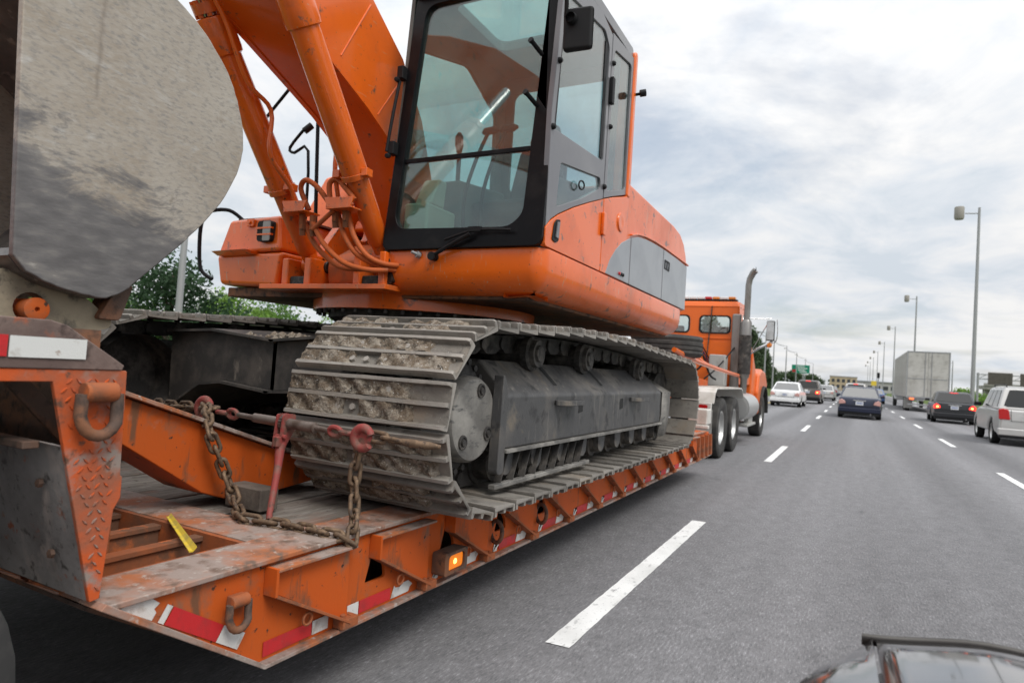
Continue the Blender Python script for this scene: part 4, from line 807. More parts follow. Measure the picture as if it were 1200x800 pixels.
# ---- boom, arm, cylinders
lowb_ = [(4.12, 2.28), (3.96, 2.45), (3.80, 2.72), (3.62, 2.93), (3.38, 3.06), (3.14, 3.165), (2.76, 3.325), (2.45, 3.44), (1.9, 3.63), (1.2, 3.90), (0.4, 4.15), (-0.6, 4.28), (-1.8, 4.22), (-2.9, 3.9)]
topb_ = [(-3.0, 4.15), (-1.8, 4.62), (-0.6, 4.86), (0.5, 4.85), (1.4, 4.72), (2.2, 4.48), (2.9, 4.12), (3.35, 3.83), (3.74, 3.56), (4.02, 3.20), (4.20, 2.80), (4.26, 2.45), (4.22, 2.30)]
BX = -3.275; BH = 0.245
m = MB(); m.plate(lowb_ + topb_, BX - BH, BX + BH, 'x'); boom = obj('boom', m, 'orange', exc, bevel=0.012, seg=3)
for y0, z0, y1, z1 in ((3.345, 3.76, 3.10, 3.29), (3.78, 3.48, 3.50, 3.05)):
    m = MB(); m.cyl((BX + BH, y0, z0), (BX + BH, y1, z1), .006, n=8); obj('weld_seam', m, 'orange', boom)
for x in (BX + BH - .006, BX - BH + .006):
    m = MB(); m.plate([(y, z - .010) for y, z in lowb_[1:]] + [(y, z + .004) for y, z in reversed(lowb_[1:])], x - .02, x + .02, 'x'); obj('boom_lip', m, 'orange', boom)
m = MB(); m.plate([(-3.2, 4.4), (-2.4, 4.3), (-0.4, 2.2), (0.95, 1.62), (1.12, 1.50), (1.10, 1.40), (0.9, 1.39), (-0.6, 1.78), (-2.7, 3.5), (-3.4, 4.0)], -3.25, -2.90, 'x'); arm = obj('arm', m, 'orange', exc, bevel=0.012)
def cylinder(x, p0, p1, name):
    p0 = V((x, *p0)); p1 = V((x, *p1)); d = (p1 - p0).normalized(); L_ = (p1 - p0).length
    pt = lambda t: p0 + d * t
    e = 1.50
    c = obj(name, MB().rings([(pt(.10), .055), (pt(.13), .070), (pt(.30), .072), (pt(.33), .075), (pt(.60), .076), (pt(.62), .088), (pt(e - .01), .088), (pt(e), .104), (pt(e + .03), .108), (pt(e + .20), .108), (pt(e + .215), .104), (pt(e + .22), .06), (pt(e + .225), .05)], 28), 'orange', exc, ang=30)
    m = MB(); m.cyl(pt(e + .2), pt(L_), .048, n=20); obj('piston_rod', m, 'chrome', c)
    m = MB(); m.cyl(p0 + V((-.055, 0, 0)), p0 + V((.055, 0, 0)), .075, n=24); m.cyl(pt(.02), pt(.16), .055, .06); obj('eye', m, 'orange_house', c)
    m = MB(); m.cyl(pt(1.74), pt(1.80), .095, n=20)
    for k in range(8):
        a = 2 * pi * k / 8; u = d.cross(V((1, 0, 0))).normalized(); q = pt(1.72) + (V((1, 0, 0)) * cos(a) + u * sin(a)) * .078; m.cyl(q, q + d * .10, .016, n=6)
    obj('gland', m, 'orange_house', c)
    m = MB(); m.lathe((0, 0, 0), [(-.02, .090), (-.02, .098), (.02, .098), (.02, .090)], 'z', 28, True); q_ = V((0, 0, 1)).rotation_difference(d); m.v = [tuple(pt(.60) + q_ @ V(v)) for v in m.v]
    sg = 1 if x > -3.2 else -1
    m.box(pt(.60) + V((.11 * sg * (1), -.02, .0)), (.05, .06, .05)); m.box(pt(.60) + V((-.11 * sg, -.03, 0)), (.06, .08, .05)); obj('hose_clamp', m, 'orange_house', c, bevel=0.004)
    return c
cylinder(-3.60, (3.575, 1.995), (2.10, 4.02), 'boom_cylinder'); cylinder(-2.925, (3.56, 2.04), (2.085, 4.08), 'boom_cylinder')
def hose(pts, r=.018, m_='hose_orange', par=exc, name='hydraulic_hose'):
    return obj(name, MB().tube(pts, r, 10, 5), m_, par)
hose([(-3.36, 3.25, 2.33), (-3.42, 3.22, 2.47), (-3.36, 3.2, 2.525), (-3.25, 3.2, 2.47), (-3.16, 3.22, 2.37)])
hose([(-3.12, 3.2, 2.36), (-3.14, 3.2, 2.48), (-3.08, 3.2, 2.51), (-2.98, 3.18, 2.44), (-2.91, 3.2, 2.36)])
hose([(-3.42, 3.28, 2.25), (-3.32, 3.3, 2.09), (-3.12, 3.32, 1.95), (-2.92, 3.34, 1.93), (-2.80, 3.42, 1.95)])
hose([(-3.32, 3.25, 2.25), (-3.20, 3.25, 2.09), (-3.03, 3.27, 1.965), (-2.86, 3.3, 1.92), (-2.76, 3.4, 1.93)])
hose([(-3.12, 3.28, 2.30), (-3.05, 3.28, 2.15), (-2.94, 3.3, 2.02), (-2.80, 3.38, 1.95), (-2.74, 3.46, 1.94)])
hose([(-3.03, 3.28, 2.30), (-2.97, 3.28, 2.15), (-2.87, 3.3, 2.02), (-2.78, 3.36, 1.97), (-2.72, 3.46, 1.97)])
for x, z in ((-3.42, 2.25), (-3.32, 2.24), (-3.12, 2.29), (-3.03, 2.29)):
    m = MB(); m.cyl((x, 3.26, z - .05), (x + .003, 3.25, z + .05), .026, n=6); m.cyl((x - .003, 3.27, z - .09), (x, 3.26, z - .05), .021, n=12); obj('hose_fitting', m, 'rust_orange', exc)
hose([(-3.45, 2.47, 3.41), (-3.45, 2.56, 3.31), (-3.45, 2.74, 3.03), (-3.45, 2.94, 2.92), (-3.45, 2.96, 2.64), (-3.45, 3.15, 2.47), (-3.45, 3.21, 2.37)], .015, 'orange', name='steel_pipe')
hose([(-3.1, 2.9, 3.25), (-3.1, 3.17, 2.85), (-3.1, 3.2, 2.57), (-3.1, 3.25, 2.39)], .016, 'orange', name='steel_pipe')
for (a, b, dx) in ((-3.53, -3.32, 0), (-3.14, -2.90, 0)):
    m = MB(); m.plate([(a - .01, 2.385), (b + .01, 2.375), (b - .02, 2.305), (a + .02, 2.315)], 3.17, 3.18, 'y'); m.bb((a + .01, 3.17, 2.305), (b - .01, 3.33, 2.315)); m.bb((a, 3.18, 2.31), (a + .008, 3.33, 2.37)); obj('hose_tray', m, 'orange_house', exc, bevel=0.003)
m = MB(); m.cyl((-3.30, 3.24, 2.19), (-3.10, 3.22, 2.31), .016); obj('tray_strut', m, 'hose_orange', exc)

# ---- bucket on the folded arm
bp = [(0.985, 2.80), (1.0, 2.36), (1.037, 1.590), (1.075, 1.545), (1.15, 1.515), (1.25, 1.495), (1.33, 1.492), (1.40, 1.53), (1.43, 1.564), (1.55, 1.685), (1.65, 1.80), (1.75, 1.93), (1.815, 2.07), (1.836, 2.18), (1.824, 2.275), (1.790, 2.37), (1.735, 2.465), (1.66, 2.54), (1.58, 2.60), (1.45, 2.66), (1.30, 2.73), (1.15, 2.79)]
_rb = random.Random(5)
bp = bp[:3] + [(p.x + _rb.uniform(-.0015, .0015), p.y + _rb.uniform(-.0015, .0015)) for p in smooth([V((y, z, 0)) for y, z in bp[3:]], 4)]
m = MB(); m.plate(bp, -2.33, -2.30, 'x'); bucket = obj('bucket', m, 'bucket', exc, bevel=0.006, seg=3); tag(bucket, 'scraped grey steel bucket curled up on the folded arm')
m = MB(); m.plate(bp, -3.80, -3.77, 'x'); obj('side_plate', m, 'bucket', bucket, bevel=0.006)
n = len(bp); ins = []
cc = V((1.30, 2.1))
for y, z in bp: d = (cc - V((y, z))).normalized() * .03; ins.append((y + d.x, z + d.y))
m = MB(); o_ = [(y, z) for y, z in bp[2:]] + [bp[0]]; i_ = ins[2:] + [ins[0]]; sh_ = [(y + (1 if y > 1.3 else .2) * .004, z) for y, z in o_]
secs = []
m.plate(o_ + list(reversed(i_)), -3.769, -2.331, 'x'); obj('wrapper', m, 'bucket_wear', bucket)
m = MB(); m.bb((-3.77, 1.05, 2.70), (-2.335, 1.12, 2.76)); obj('lip', m, 'bucket_wear', bucket)
for x in (-2.42, -2.80, -3.30, -3.65):
    m = MB(); m.plate(rpoly([(1.03, 1.56), (1.015, 1.42), (1.06, 1.376), (1.34, 1.374), (1.40, 1.39), (1.41, 1.415), (1.30, 1.50), (1.12, 1.54)], .04, 5), x - .03, x + .03, 'x', [circ(1.140, 1.437, .05, 20)]); obj('lug', m, 'lug', bucket, bevel=0.008)
m = MB(); m.cyl((-3.75, 1.140, 1.432), (-2.36, 1.140, 1.432), .034, n=24); m.lathe((-2.362, 1.140, 1.432), [(0, .038), (.016, .038), (.018, .034), (.018, .008), (.004, .007), (.004, .001)], 'x', 24); obj('pin', m, 'orange_trailer', bucket)
m = MB(); m.plate(rpoly([(1.34, 1.42), (1.42, 1.42), (1.46, 1.555), (1.40, 1.545)], .015), -2.46, -2.36, 'x'); obj('heel_shroud', m, 'rust_dark', bucket, bevel=0.008)
# wear shape on the bucket: scraped smooth below a slanting line
def bucket_mask():
    m = MATS['bucket']; nt = m.node_tree; L = nt.links.new; p = nt.nodes['Principled BSDF']
    src = p.inputs['Base Color'].links[0].from_socket
    tc = nt.nodes.new('ShaderNodeTexCoord'); s = nt.nodes.new('ShaderNodeSeparateXYZ'); L(tc.outputs['Object'], s.inputs[0])
    nz = nt.nodes.new('ShaderNodeTexNoise'); nz.inputs['Scale'].default_value = 5.5; nz.inputs['Detail'].default_value = 9; nz.inputs['Roughness'].default_value = .68; nz.inputs['Distortion'].default_value = .4
    mp = nt.nodes.new('ShaderNodeMapping'); mp.inputs['Rotation'].default_value = (0.75, 0, 0); mp.inputs['Scale'].default_value = (1, .6, 1.7); L(tc.outputs['Object'], mp.inputs[0]); L(mp.outputs[0], nz.inputs[0])
    v = mathn(nt, 'MULTIPLY_ADD', s.outputs[1], 0.42, s.outputs[2]); v = mathn(nt, 'ADD', v, 0.36); v = mathn(nt, 'MULTIPLY_ADD', mathn(nt, 'SUBTRACT', nz.outputs[0], .5), 0.95, v)
    f = ramp(nt, v, [(0.0, g3(.97)), (0.06, g3(.6)), (0.11, g3(0))])
    n2 = nt.nodes.new('ShaderNodeTexNoise'); n2.inputs['Scale'].default_value = 16; n2.inputs['Detail'].default_value = 8; L(mp.outputs[0], n2.inputs[0])
    wc = ramp(nt, n2.outputs[0], [(.35, (.105, .10, .102)), (.55, (.145, .138, .138)), (.68, (.20, .188, .178)), (.74, (.36, .34, .31))])
    mx = nt.nodes.new('ShaderNodeMix'); mx.data_type = 'RGBA'; L(f, mx.inputs[0]); L(src, mx.inputs[6]); L(wc, mx.inputs[7]); L(mx.outputs[2], p.inputs['Base Color'])
    # vertical weld line
    wl_ = ramp(nt, mathn(nt, 'ABSOLUTE', mathn(nt, 'ADD', mathn(nt, 'MULTIPLY_ADD', mathn(nt, 'SUBTRACT', n2.outputs[0], .5), .02, s.outputs[1]), 0.175)), [(0.0, g3(0.45)), (0.012, g3(0))])
    up = ramp(nt, s.outputs[2], [(0.0, g3(0)), (0.02, g3(1))]); wf = mathn(nt, 'MULTIPLY', wl_, up)
    m2 = nt.nodes.new('ShaderNodeMix'); m2.data_type = 'RGBA'; L(wf, m2.inputs[0]); L(mx.outputs[2], m2.inputs[6]); m2.inputs[7].default_value = (.16, .125, .10, 1); L(m2.outputs[2], p.inputs['Base Color'])
bucket_mask()

# ---- cab
LEAN = 0.075
def fy(z): return 3.425 + LEAN * (z - 2.07)
ZT = 3.90
cab = obj('cab_floor', MB().bb((-2.82, 3.50, 2.03), (-1.68, 4.95, 2.065)), 'dark_interior', exc)
m = MB()
out = rpoly([(-2.845, 2.072), (-1.655, 2.072), (-1.665, ZT), (-2.80, ZT)], .06, 4)
hole = rpoly([(-2.765, 2.30), (-2.72, 2.215), (-1.89, 2.195), (-1.80, 2.27), (-1.765, 3.80), (-2.71, 3.80)], .10, 6)
m.plate(out, 3.27, 3.325, 'y', [hole], shear=LEAN); fr = obj('front_frame', m, 'cab_black', exc, bevel=0.008, seg=3)
m = MB(); m.plate(rpoly([(-2.78, 2.19), (-1.79, 2.18), (-1.755, 3.815), (-2.725, 3.815)], .09, 6), 3.297, 3.303, 'y', shear=LEAN); obj('windshield', m, 'cab_glass', exc)
m = MB(); m.box((-2.28, fy(2.69) + .035, 2.69), (.97, .03, .030)); obj('window_rail', m, 'cab_black', fr, bevel=0.004)

for z in (2.95, 3.28): m = MB(); m.cyl((-1.775, fy(z) - .0, z), (-1.80, fy(z) - .10, z + .04), .014, n=12); m.cyl((-1.80, fy(z) - .10, z + .04), (-1.803, fy(z) - .115, z + .045), .018, n=12); obj('window_bumper', m, 'plastic_black', fr)
for z in (2.76, 3.30): m = MB(); m.bb((-2.86, fy(z) - .05, z - .03), (-2.81, fy(z) + .01, z + .06)); m.cyl((-2.85, fy(z) - .04, z - .04), (-2.82, fy(z) - .10, z - .06), .016); obj('hinge_block', m, 'plastic_black', fr, bevel=0.006)
m = MB(); m.tube([(-2.835, fy(3.25) - .04, 3.25), (-2.85, fy(3.0) - .05, 3.0), (-2.865, fy(2.75) - .05, 2.75)], .012, 8, 3); obj('wiper_arm', m, 'plastic_black', fr)
wp = obj('wiper', MB().tube([(-2.42, 3.415, 2.02), (-2.28, 3.40, 2.085), (-2.13, 3.39, 2.15)], .013, 8, 3), 'plastic_black', exc)
m = MB(); m.cyl((-2.42, 3.45, 2.02), (-2.42, 3.40, 2.02), .028, n=16); obj('pivot', m, 'plastic_black', wp)
m = MB(); m.tube([(-2.32, 3.40, 2.12), (-2.1, 3.395, 2.172), (-1.85, 3.40, 2.165)], .009, 8, 3); m.box((-2.10, 3.392, 2.178), (.09, .02, .03)); obj('blade', m, 'plastic_black', wp)
# right side of the cab: grey door frame with windows, orange lower skin
arcp = [(3.455, 2.11), (3.475, 2.19), (3.53, 2.245), (3.64, 2.305), (3.87, 2.405), (4.15, 2.51), (4.405, 2.60)]
win1 = rpoly([(3.50, 2.80), (3.57, 3.68), (4.26, 3.78), (4.36, 3.70), (4.36, 2.865)], .03)
win2 = rpoly([(3.60, 2.345), (3.63, 2.63), (4.33, 2.735), (4.34, 2.66), (4.0, 2.50)], .03)
m = MB(); m.plate([(3.47, 2.195), (3.53, 2.25), (3.64, 2.31), (3.87, 2.41), (4.15, 2.515), (4.405, 2.605), (4.41, 3.82), (4.2, 3.87), (3.58, 3.86), (3.53, 3.80), (3.455, 2.9)], XR - .04, XR - .003, 'x', [win1, win2]); dr = obj('door', m, 'cab_grey', exc, bevel=0.004)
m = MB(); m.plate(win1, XR - .02, XR - .015, 'x'); m.plate(win2, XR - .02, XR - .015, 'x'); obj('door_glass', m, 'side_glass', dr)
m = MB(); m.plate([(4.30, 2.88), (4.345, 2.88), (4.33, 3.72), (4.29, 3.72)], XR - .014, XR - .009, 'x'); obj('glass_seal', m, 'plastic_black', dr)
m = MB(); m.plate(rpoly([(3.46, 2.076), (3.458, 2.19)] + arcp[2:] + [(4.405, 2.076)], .02, 3), XR - .03, XR + .004, 'x'); dl = obj('door_skin', m, 'orange', exc, bevel=0.008, seg=3)
m = MB(); m.plate([(4.415, 2.076), (4.415, 2.604), (4.6, 2.665), (4.9, 2.75), (4.945, 2.78), (4.985, 2.86), (4.985, 2.076)], XR - .03, XR + .004, 'x'); obj('rear_quarter', m, 'orange', exc, bevel=0.006, seg=3)
rw = rpoly([(4.47, 2.68), (4.47, 3.74), (4.87, 3.80), (4.88, 2.80)], .04)
m = MB(); m.plate([(4.416, 2.612), (4.6, 2.672), (4.905, 2.765), (4.92, 3.88), (4.418, 3.84)], XR - .04, XR - .002, 'x', [rw]); rq = obj('rear_side_frame', m, 'cab_grey', exc, bevel=0.004)
m = MB(); m.plate(rw, XR - .02, XR - .015, 'x'); obj('rear_side_glass', m, 'side_glass', rq)
m = MB(); m.plate(rpoly([(4.905, 2.75), (4.92, 3.92), (4.955, 3.95), (4.99, 3.92), (4.99, 2.75)], .03), XR - .12, XR + .012, 'x'); obj('rear_pillar', m, 'orange', exc, bevel=0.02, seg=3)
for y, z in ((4.45, 3.15), (4.40, 2.69), (4.44, 3.62), (3.475, 2.80), (3.51, 3.22)):
    m = MB(); m.lathe((XR - .002, y, z), [(0, .020), (.014, .018), (.022, .010), (.022, .001)], 'x', 14); obj('door_stop', m, 'plastic_black', dr)
m = MB(); m.plate(rrect(4.385, 3.30, 4.435, 3.50, .012), XR, XR + .03, 'x'); obj('latch_cover', m, 'plastic_black', dr, bevel=0.006)
m = MB(); m.plate(rpoly([(3.545, 2.13), (3.565, 2.235), (3.60, 2.265), (3.655, 2.275), (3.645, 2.14), (3.60, 2.12)], .012), XR + .0045, XR + .010, 'x'); hd = obj('door_handle', m, 'plastic_black', dl, bevel=0.003)
m = MB(); m.plate(rpoly([(3.585, 2.15), (3.60, 2.25), (3.632, 2.255), (3.622, 2.15)], .006), XR + .0105, XR + .020, 'x'); obj('handle_flap', m, 'cab_grey', hd, bevel=0.003)
m = MB(); m.plate(rrect(4.375, 2.335, 4.435, 2.50, .012), XR + .0045, XR + .028, 'x'); obj('door_hinge', m, 'orange', dl, bevel=0.006)
m = MB(); m.lathe((XR + .0045, 4.80, 2.52), [(0, .075), (.010, .07), (.012, .05), (.008, .03), (.008, .001)], 'x', 24); obj('fuel_cap', m, 'orange', exc)
m = MB(); m.torus((XR + .012, 3.95, 2.575), .028, .006, (1, 0, 0), 18, 6, 1.7, (0, 1, .25)); obj('grab_loop', m, 'plastic_black', dr)
# roof, back wall, far side wall
hatch = rrect(-2.62, 3.75, -1.92, 4.45, .08)
m = MB(); m.plate(rpoly([(-2.82, 3.50), (-1.66, 3.50), (-1.66, 4.97), (-2.82, 4.97)], .08), 3.875, 3.955, 'z', [hatch]); rf_ = obj('cab_roof', m, 'cab_grey', exc, bevel=0.01)
m = MB(); m.plate(hatch, 3.925, 3.93, 'z'); obj('roof_hatch', m, 'side_glass', rf_)
m = MB(); m.plate([(-2.83, 2.07), (-1.78, 2.07), (-1.78, 3.88), (-2.83, 3.88)], 4.94, 4.965, 'y', [rrect(-2.74, 2.85, -1.86, 3.75, .08)]); bw = obj('back_wall', m, 'cab_interior', exc)
m = MB(); m.plate(rrect(-2.75, 2.84, -1.85, 3.76, .08), 4.95, 4.954, 'y'); obj('rear_glass', m, 'side_glass', bw)
m = MB(); m.plate([(3.46, 2.07), (3.56, 3.88), (4.94, 3.88), (4.94, 2.07)], -2.845, -2.815, 'x', [rpoly([(3.60, 2.62), (3.66, 3.55), (4.30, 3.72), (4.78, 3.50), (4.80, 2.62)], .06)]); lw = obj('boom_side_wall', m, 'cab_interior', exc)
m = MB(); m.plate(rpoly([(3.59, 2.61), (3.65, 3.56), (4.30, 3.73), (4.79, 3.51), (4.81, 2.61)], .06), -2.832, -2.828, 'x'); obj('boom_side_glass', m, 'side_glass', lw)
# cab interior
st_ = obj('operator_seat', MB().hexa([(-2.55, 4.05, 2.42), (-2.02, 4.05, 2.42), (-2.02, 4.6, 2.40), (-2.55, 4.6, 2.40), (-2.55, 4.03, 2.55), (-2.02, 4.03, 2.55), (-2.02, 4.6, 2.53), (-2.55, 4.6, 2.53)]), 'seat_cloth', exc, bevel=0.04, seg=3)
m = MB(); m.hexa([(-2.53, 4.50, 2.53), (-2.04, 4.50, 2.53), (-2.04, 4.62, 2.53), (-2.53, 4.62, 2.53), (-2.49, 4.64, 3.12), (-2.08, 4.64, 3.12), (-2.08, 4.74, 3.12), (-2.49, 4.74, 3.12)]); obj('seat_back', m, 'seat_cloth', st_, bevel=0.04, seg=3)
m = MB(); m.hexa([(-2.42, 4.64, 3.14), (-2.15, 4.64, 3.14), (-2.15, 4.74, 3.14), (-2.42, 4.74, 3.14), (-2.40, 4.67, 3.32), (-2.17, 4.67, 3.32), (-2.17, 4.75, 3.32), (-2.40, 4.75, 3.32)]); obj('head_rest', m, 'seat_cloth', st_, bevel=0.04, seg=3)
for x in (-2.64, -1.93):
    m = MB(); m.hexa([(x - .09, 3.95, 2.07), (x + .09, 3.95, 2.07), (x + .09, 4.6, 2.07), (x - .09, 4.6, 2.07), (x - .09, 3.88, 2.66), (x + .09, 3.88, 2.66), (x + .09, 4.55, 2.74), (x - .09, 4.55, 2.74)]); cs = obj('side_console', m, 'cab_interior', exc, bevel=0.02)
    m = MB(); m.tube([(x, 3.98, 2.66), (x + .02, 3.95, 2.80), (x + .03, 3.93, 2.90)], .016, 8, 3); m.rings([((x + .03, 3.93, 2.88), .02), ((x + .033, 3.92, 2.93), .032), ((x + .036, 3.91, 2.99), .030), ((x + .036, 3.91, 3.02), .012)], 12); obj('joystick', m, 'plastic_black', cs)
pd = obj('travel_pedals', MB().bb((-2.45, 3.60, 2.066), (-2.12, 3.86, 2.10)), 'rubber', exc)
for x in (-2.37, -2.23):
    m = MB(); m.tube([(x, 3.70, 2.10), (x - .02, 3.70, 2.45), (x + .02, 3.74, 2.72), (x + .06, 3.82, 2.95)], .013, 8, 4); m.rings([((x + .02, 3.82, 2.955), .012), ((x + .04, 3.82, 2.965), .026), ((x + .12, 3.83, 2.975), .026), ((x + .15, 3.83, 2.975), .010)], 10); obj('travel_lever', m, 'plastic_black', pd)
m = MB(); m.bb((-2.78, 4.62, 2.07), (-1.75, 4.92, 2.70)); obj('rear_shelf', m, 'cab_interior', exc, bevel=0.03)
m = MB(); m.bb((-2.78, 3.55, 2.07), (-2.58, 3.90, 2.42)); m.hexa([(-2.74, 3.60, 2.42), (-2.60, 3.60, 2.42), (-2.60, 3.78, 2.42), (-2.74, 3.78, 2.42), (-2.74, 3.70, 2.62), (-2.60, 3.70, 2.62), (-2.60, 3.80, 2.62), (-2.74, 3.80, 2.62)]); obj('monitor_panel', m, 'cream', exc, bevel=0.02)
m = MB(); r_ = random.Random(4)
for k in range(7):
    x = -2.50 + .07 * k; m.tube([(x, 3.56, 2.10 + .02 * r_.random()), (x + .08, 3.58, 2.17 + .03 * r_.random()), (x + .17, 3.57, 2.15), (x + .22, 3.60, 2.09)], .022, 8, 4)
obj('rag_heap', m, 'cream', exc)
m = MB(); m.lathe((-2.02, 3.62, 2.22), [(0, .05), (.02, .045), (.03, .02), (.03, .001)], 'y', 16); obj('fan', m, 'plastic_black', exc)
# mirrors, handrails, lamps
mr = obj('side_mirror', MB().hexa([(-1.575, 3.37, 3.20), (-1.40, 3.39, 3.20), (-1.40, 3.43, 3.20), (-1.575, 3.42, 3.20), (-1.58, 3.36, 3.45), (-1.40, 3.38, 3.45), (-1.40, 3.42, 3.45), (-1.58, 3.42, 3.45)]), 'plastic_black', exc, bevel=0.025, seg=3)
m = MB(); m.tube([(-1.56, 3.37, 3.40), (-1.55, 3.33, 3.55), (-1.62, 3.42, 3.62)], .013, 8, 4); m.lathe((-1.52, 3.375, 3.375), [(-.04, .03), (-.01, .035), (.0, .02)], 'y', 14); obj('mirror_arm', m, 'plastic_black', mr)
rail = obj('handrail', MB().tube([(-4.70, 3.55, 1.90), (-4.80, 3.52, 1.97), (-4.845, 3.52, 2.12), (-4.85, 3.52, 2.36), (-4.82, 3.56, 2.47), (-4.70, 3.66, 2.50), (-4.60, 3.74, 2.42)], .016, 8, 5), 'cab_black', exc)
m = MB(); m.tube([(-4.22, 4.05, 2.45), (-4.22, 4.02, 3.08), (-4.36, 4.0, 3.07), (-4.42, 4.0, 3.12), (-4.26, 4.0, 3.27), (-4.20, 4.0, 3.30)], .013, 8, 3); m.cyl((-4.24, 3.98, 3.24), (-4.20, 4.02, 3.30), .03, n=12); obj('mirror_bracket', m, 'cab_black', exc)
m = MB(); m.tube([(-4.10, 4.05, 2.45), (-4.11, 4.0, 3.30), (-4.10, 4.0, 3.45)], .016, 8, 2); m.tube([(-4.85, 4.0, 3.34), (-4.45, 4.0, 3.68)], .014, 8, 1); obj('handrail', m, 'cab_black', exc)
m = MB(); m.cyl((XR + .012, 4.97, 3.60), (XR + .09, 4.98, 3.61), .012); m.cyl((XR + .05, 4.96, 3.60), (XR + .09, 4.98, 3.61), .028); obj('work_light', m, 'plastic_black', exc)

# ------------------------------------------------------------------ chains and binder
def link_mesh():
    L2, W2, r = .0265, .0195, .0090; pts = []
    for k in range(9): a = -pi / 2 + pi * k / 8; pts.append(V((0, L2 + W2 * cos(a), W2 * sin(a))))
    for k in range(9): a = pi / 2 + pi * k / 8; pts.append(V((0, -L2 + W2 * cos(a), W2 * sin(a))))
    mb = MB().loop(pts, r, 7, V((1, 0, 0))); me = bpy.data.meshes.new('chain_link'); me.from_pydata(mb.v, [], mb.f); finish(me, 60); me.materials.append(MATS['chain']); return me
LINK = link_mesh()
def chain(root, pts, pitch=.063):
    d = smooth(pts, 12); cum_ = [0]
    for a, b in zip(d, d[1:]): cum_.append(cum_[-1] + (b - a).length)
    n = max(2, int(cum_[-1] / pitch)); ps = []
    for k in range(n + 1):
        s = cum_[-1] * k / n; i = 0
        while i < len(cum_) - 2 and cum_[i + 1] < s: i += 1
        t = (s - cum_[i]) / max(1e-9, cum_[i + 1] - cum_[i]); ps.append(d[i].lerp(d[i + 1], t))
    up = V((0.35, -0.5, 0.8)).normalized()
    for k in range(n):
        a, b = ps[k], ps[k + 1]; t = (b - a).normalized(); u = (up - t * up.dot(t)).normalized(); v = t.cross(u)
        tw = (pi / 2 if k % 2 else 0) + .45 + random.uniform(-.22, .22); x = u * cos(tw) + v * sin(tw); z = x.cross(t)
        o = bpy.data.objects.new('chain_link', LINK); COL.objects.link(o); o.parent = root; o.location = (a + b) / 2 - wl(root)
        o.rotation_euler = Matrix((x, t, z)).transposed().to_euler()
c1 = thing('tie_down_chain', 'rusty chain hanging in a loop from the red hook down onto the trailer deck', 'chain', (-2.03, 1.9, .66))
chain(c1, [(-2.67, 2.03, 1.075), (-2.52, 1.935, 1.065), (-2.39, 1.85, 1.0), (-2.372, 1.895, .885), (-2.365, 1.94, .79), (-2.31, 1.94, .715), (-2.21, 1.885, .674), (-2.13, 1.845, .668), (-2.03, 1.88, .665), (-1.89, 1.90, .665), (-1.78, 1.905, .665), (-1.705, 1.925, .662), (-1.672, 1.955, .628), (-1.69, 1.99, .66), (-1.735, 2.04, .757), (-1.755, 2.05, .87), (-1.74, 2.05, .97), (-1.715, 2.05, 1.03)])
c2 = thing('tie_down_chain', 'rusty chain running from the red hook back behind the orange ramp beam', 'chain', (-3.1, 2.1, 1.05))
chain(c2, [(-2.63, 2.06, 1.062), (-2.80, 2.07, 1.055), (-2.95, 2.08, 1.045), (-3.15, 2.12, 1.04), (-3.4, 2.3, .98), (-3.6, 2.6, .90)])
c3 = thing('tie_down_chain', 'short rusty chain from the near red hook around the edge of the muddy track', 'chain', (-1.5, 2.1, 1.02))
chain(c3, [(-1.69, 2.055, 1.035), (-1.60, 2.055, 1.03), (-1.55, 2.06, 1.028)])
m = MB(); m.rings([((-1.555, 2.06, 1.028), .012), ((-1.50, 2.065, 1.026), .017), ((-1.42, 2.08, 1.024), .015), ((-1.385, 2.10, 1.022), .007)], 10); obj('grab_hook', m, 'chain', c3)
bd = thing('chain_binder', 'red ratchet chain binder with its lever hanging down between two red hooks', 'chain binder', (-2.1, 2.03, .67))
m = MB(); m.rings([((-2.46, 2.05, 1.048), .011), ((-2.36, 2.05, 1.045), .012), ((-2.35, 2.05, 1.045), .020), ((-2.18, 2.05, 1.041), .021), ((-2.16, 2.05, 1.040), .026), ((-2.15, 2.05, 1.040), .026), ((-2.14, 2.05, 1.040), .022), ((-1.985, 2.05, 1.036), .0225), ((-1.98, 2.05, 1.036), .012), ((-1.91, 2.05, 1.033), .011)], 18); brl = obj('barrel', m, 'binder_steel', bd)
m = MB()
for k in range(18):
    a = 2 * pi * k / 18; m.box((-2.158, 2.05 + .034 * cos(a), 1.040 + .034 * sin(a)), (.016, .008, .008), rotX(a))
m.cyl((-2.166, 2.05, 1.04), (-2.15, 2.05, 1.04), .033, n=18); obj('ratchet_gear', m, 'binder_steel', brl)
m = MB()
for dx in (-.022, .014):
    m.plate(rpoly([(2.015, 1.08), (2.085, 1.08), (2.09, 1.02), (2.03, .93), (2.00, .93), (2.01, 1.02)], .015), -2.158 + dx, -2.150 + dx, 'x')
hp_ = [(-2.155, 2.045, .99), (-2.148, 2.02, .93), (-2.12, 1.99, .86), (-2.085, 1.945, .775), (-2.055, 1.905, .695), (-2.045, 1.895, .673)]
m.rings([(p, r) for p, r in zip(hp_, (.020, .021, .016, .014, .013, .013))], 10); obj('lever', m, 'binder_red', bd)
m = MB(); m.box((-2.15, 2.005, .965), (.03, .035, .045)); m.cyl((-2.185, 2.02, .985), (-2.12, 2.02, .985), .010); obj('pawl', m, 'binder_red', bd, bevel=.005)
